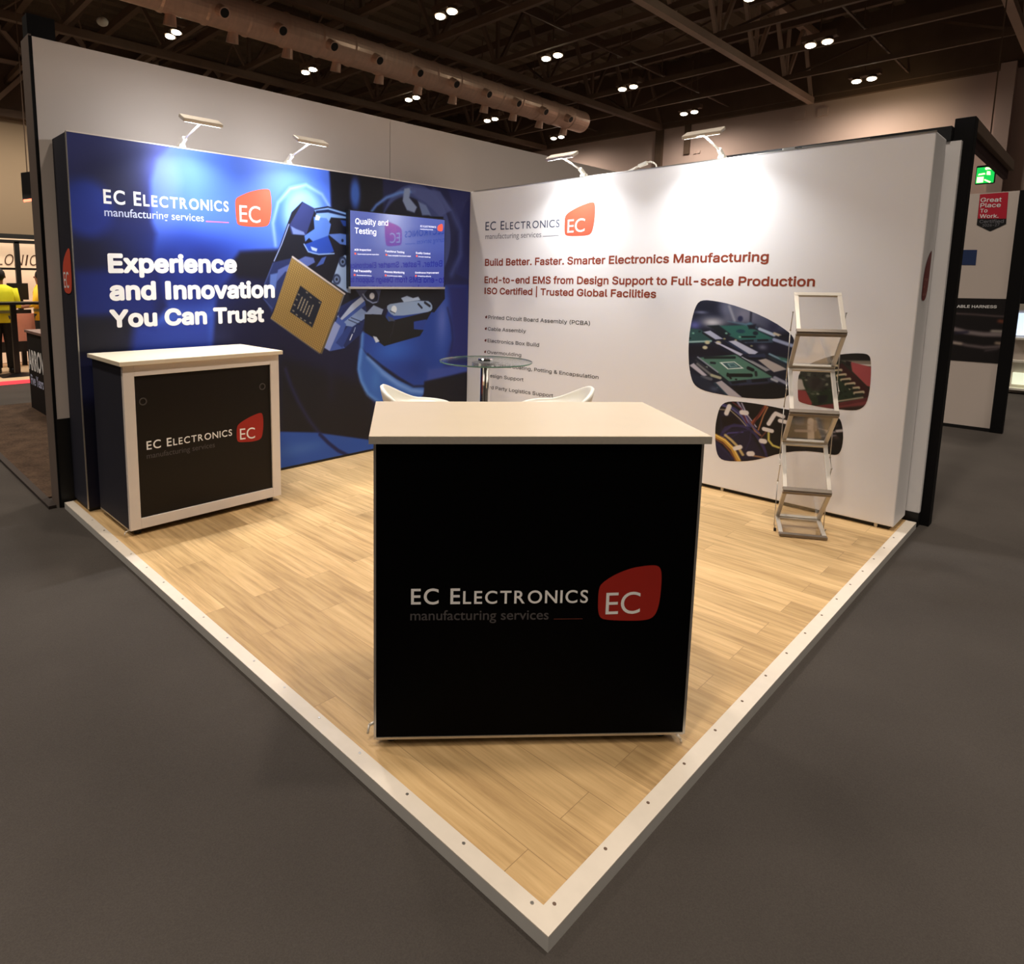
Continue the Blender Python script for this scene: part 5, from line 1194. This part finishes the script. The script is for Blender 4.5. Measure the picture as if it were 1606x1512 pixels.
# high table
ht = thing('high_table', 'black high table standing before the far lit stand', 'table', (-2.55, 7.8, Z0+.02))
MB().box(-3.3, -2.08, 7.5, 8.05, 1.16, 1.20).build('table_top', M['black'], ht)
MB().box(-2.66, -2.58, 7.76, 7.84, Z0+.03, 1.16).build('column', M['black'], ht)
MB().hexa([(-2.88, 7.55, Z0+.021), (-2.38, 7.55, Z0+.021), (-2.38, 8.05, Z0+.021), (-2.88, 8.05, Z0+.021), (-2.7, 7.75, Z0+.06), (-2.54, 7.75, Z0+.06), (-2.54, 7.85, Z0+.06), (-2.7, 7.85, Z0+.06)]).build('base', M['black'], ht)
# people in high visibility vests
SK = mat('skin', (150, 98, 76), .6); HAIR = mat('dark_hair', (24, 18, 16), .8); TR = mat('dark_trousers', (20, 20, 24), .8)
def person(x, y, rz, vest, lab, zf):
    t = thing('person', lab, 'person', (x, y, zf), rz, 'people in yellow vests'); mx = wmx(t)
    J = {'pel': (0, 0, .95), 'waist': (0, 0, 1.08), 'chest': (0, 0, 1.32), 'neck': (0, .01, 1.48), 'chin': (0, .02, 1.55), 'head': (0, .03, 1.64), 'crown': (0, .02, 1.735)}
    E = [('pel', 'waist'), ('waist', 'chest'), ('chest', 'neck'), ('neck', 'chin'), ('chin', 'head'), ('head', 'crown')]
    rad = {'pel': (.15, .11), 'waist': (.135, .10), 'chest': (.16, .105), 'neck': (.055, .055), 'chin': (.065, .075), 'head': (.08, .098), 'crown': (.045, .06)}
    for s, n_ in ((-1, 'l'), (1, 'r')):
        J.update({'sh'+n_: (s*.18, 0, 1.42), 'el'+n_: (s*.25, .04, 1.14), 'wr'+n_: (s*.20, .26, 1.10), 'ha'+n_: (s*.18, .34, 1.12), 'hip'+n_: (s*.09, 0, .90), 'kn'+n_: (s*.10, .02, .50), 'an'+n_: (s*.10, -.02, .09), 'to'+n_: (s*.11, .14, .04)})
        rad.update({'sh'+n_: (.06, .06), 'el'+n_: (.042, .042), 'wr'+n_: (.03, .03), 'ha'+n_: (.035, .025), 'hip'+n_: (.085, .09), 'kn'+n_: (.06, .062), 'an'+n_: (.042, .045), 'to'+n_: (.04, .032)})
        E += [('chest', 'sh'+n_), ('sh'+n_, 'el'+n_), ('el'+n_, 'wr'+n_), ('wr'+n_, 'ha'+n_), ('pel', 'hip'+n_), ('hip'+n_, 'kn'+n_), ('kn'+n_, 'an'+n_), ('an'+n_, 'to'+n_)]
        for f_ in range(4):
            a = 'f%d%s' % (f_, n_); J[a] = (s*(.155+.016*f_), .40+.008*(f_ % 3), 1.12-.012*f_); rad[a] = (.009, .009); E.append(('ha'+n_, a))
        J['th'+n_] = (s*.13, .36, 1.135); rad['th'+n_] = (.010, .010); E.append(('ha'+n_, 'th'+n_))
    ks = list(J); me = bpy.data.meshes.new('body'); me.from_pydata([J[k] for k in ks], [(ks.index(a), ks.index(c)) for a, c in E], []); me.materials.append(SK)
    o = bpy.data.objects.new('body', me); COL.objects.link(o); o.parent = t
    sk = o.modifiers.new('skin', 'SKIN'); lay = me.skin_vertices[0] if me.skin_vertices else None
    if lay is None:
        bpy.context.view_layer.update(); lay = me.skin_vertices[0] if me.skin_vertices else None
    if lay:
        for i, k in enumerate(ks): lay.data[i].radius = rad[k]
        lay.data[0].use_root = True
    o.modifiers.new('subdivision', 'SUBSURF').levels = 1
    el = lambda cx, cy, z, a, c_, n=20: [mx @ Vector((cx+a*math.cos(2*math.pi*i/n), cy+c_*math.sin(2*math.pi*i/n), z)) for i in range(n)]
    vv = MB().loft([el(0, 0, .86, .205, .15), el(0, 0, 1.0, .20, .145), el(0, 0, 1.2, .205, .145), el(0, 0, 1.36, .225, .14), el(0, 0, 1.44, .20, .115), el(0, .005, 1.50, .09, .08)]).build('vest', vest, t, smooth=True)
    for z in (1.02, 1.16): MB().loft([el(0, 0, z, .209, .153), el(0, 0, z+.05, .209, .153)]).build('reflective_band', mat('reflective_band', (120, 116, 70), .4), vv)
    for s in (-1, 1):
        MB().loft([el(s*.185, .0, 1.44, .075, .075, 12), el(s*.24, .035, 1.16, .062, .062, 12), el(s*.235, .10, 1.10, .06, .06, 12)]).build('sleeve', vest, t, smooth=True)
    b = MB()
    for s in (-1, 1): b.loft([el(s*.085, 0, .98, .11, .13, 14), el(s*.092, 0, .8, .105, .12, 14), el(s*.10, .02, .5, .08, .085, 14), el(s*.10, -.01, .09, .065, .075, 14)])
    b.build('trousers', TR, t, smooth=True)
    for s in (-1, 1): MB().loft([el(s*.105, .05, .0, .055, .15, 14), el(s*.105, .05, .05, .055, .145, 14), el(s*.10, .0, .11, .05, .07, 14)]).build('shoe', M['black'], t, smooth=True)
    MB().sphere(mx @ Vector((0, .0, 1.665)), .108, (.92, 1.0, 1.02), 18).build('hair', HAIR, t, smooth=True)
    b = MB(); b.sphere(mx @ Vector((0, .118, 1.63)), .018, (.7, 1, 1), 8)
    for s in (-1, 1): b.sphere(mx @ Vector((s*.095, .02, 1.63)), .028, (.35, .7, 1), 8)
    b.build('ears_and_nose', SK, t, smooth=True)
person(-2.71, 8.26, R(-10), mat('yellow_vest', (236, 232, 30), .7, var=.04), 'person in bright yellow vest seen from behind at the left edge', Z0+.02)
person(-1.97, 8.72, R(60), mat('amber_vest', (240, 190, 40), .7, var=.04), 'person in amber yellow vest beside the partition end', Z0+.02)
# hanging loudspeaker
sp = thing('hanging_speaker', 'black box hanging high on the left with a red light along its bottom', 'speaker', (-1.82, 10.0, 3.06))
MB().hexa([(-1.93, 9.9, 3.08), (-1.73, 9.85, 3.12), (-1.66, 10.1, 3.12), (-1.86, 10.15, 3.08), (-1.93, 9.9, 3.58), (-1.73, 9.85, 3.63), (-1.66, 10.1, 3.63), (-1.86, 10.15, 3.58)]).build('cabinet', M['black'], sp)
MB().hexa([(-1.92, 9.89, 3.05), (-1.72, 9.84, 3.09), (-1.70, 10.0, 3.09), (-1.88, 10.05, 3.05), (-1.92, 9.89, 3.085), (-1.72, 9.84, 3.125), (-1.70, 10.0, 3.125), (-1.88, 10.05, 3.085)]).build('red_light', mat('red_glow', (255, 120, 90), .4, emit=(255, 110, 80), estr=3.0), sp)
MB().bar((-1.8, 10.0, 3.6), (-1.8, 10.0, 8.3), .015, .015).build('hanger', M['steel_dark'], sp)
# light of the far stand
l = bpy.data.lights.new('far_stand_light', 'AREA'); l.size = 2.5; l.energy = 60; l.color = (1, .86, .68)
o = bpy.data.objects.new('far_stand_light', l); COL.objects.link(o); o.location = (-2.2, 8.0, 3.2)
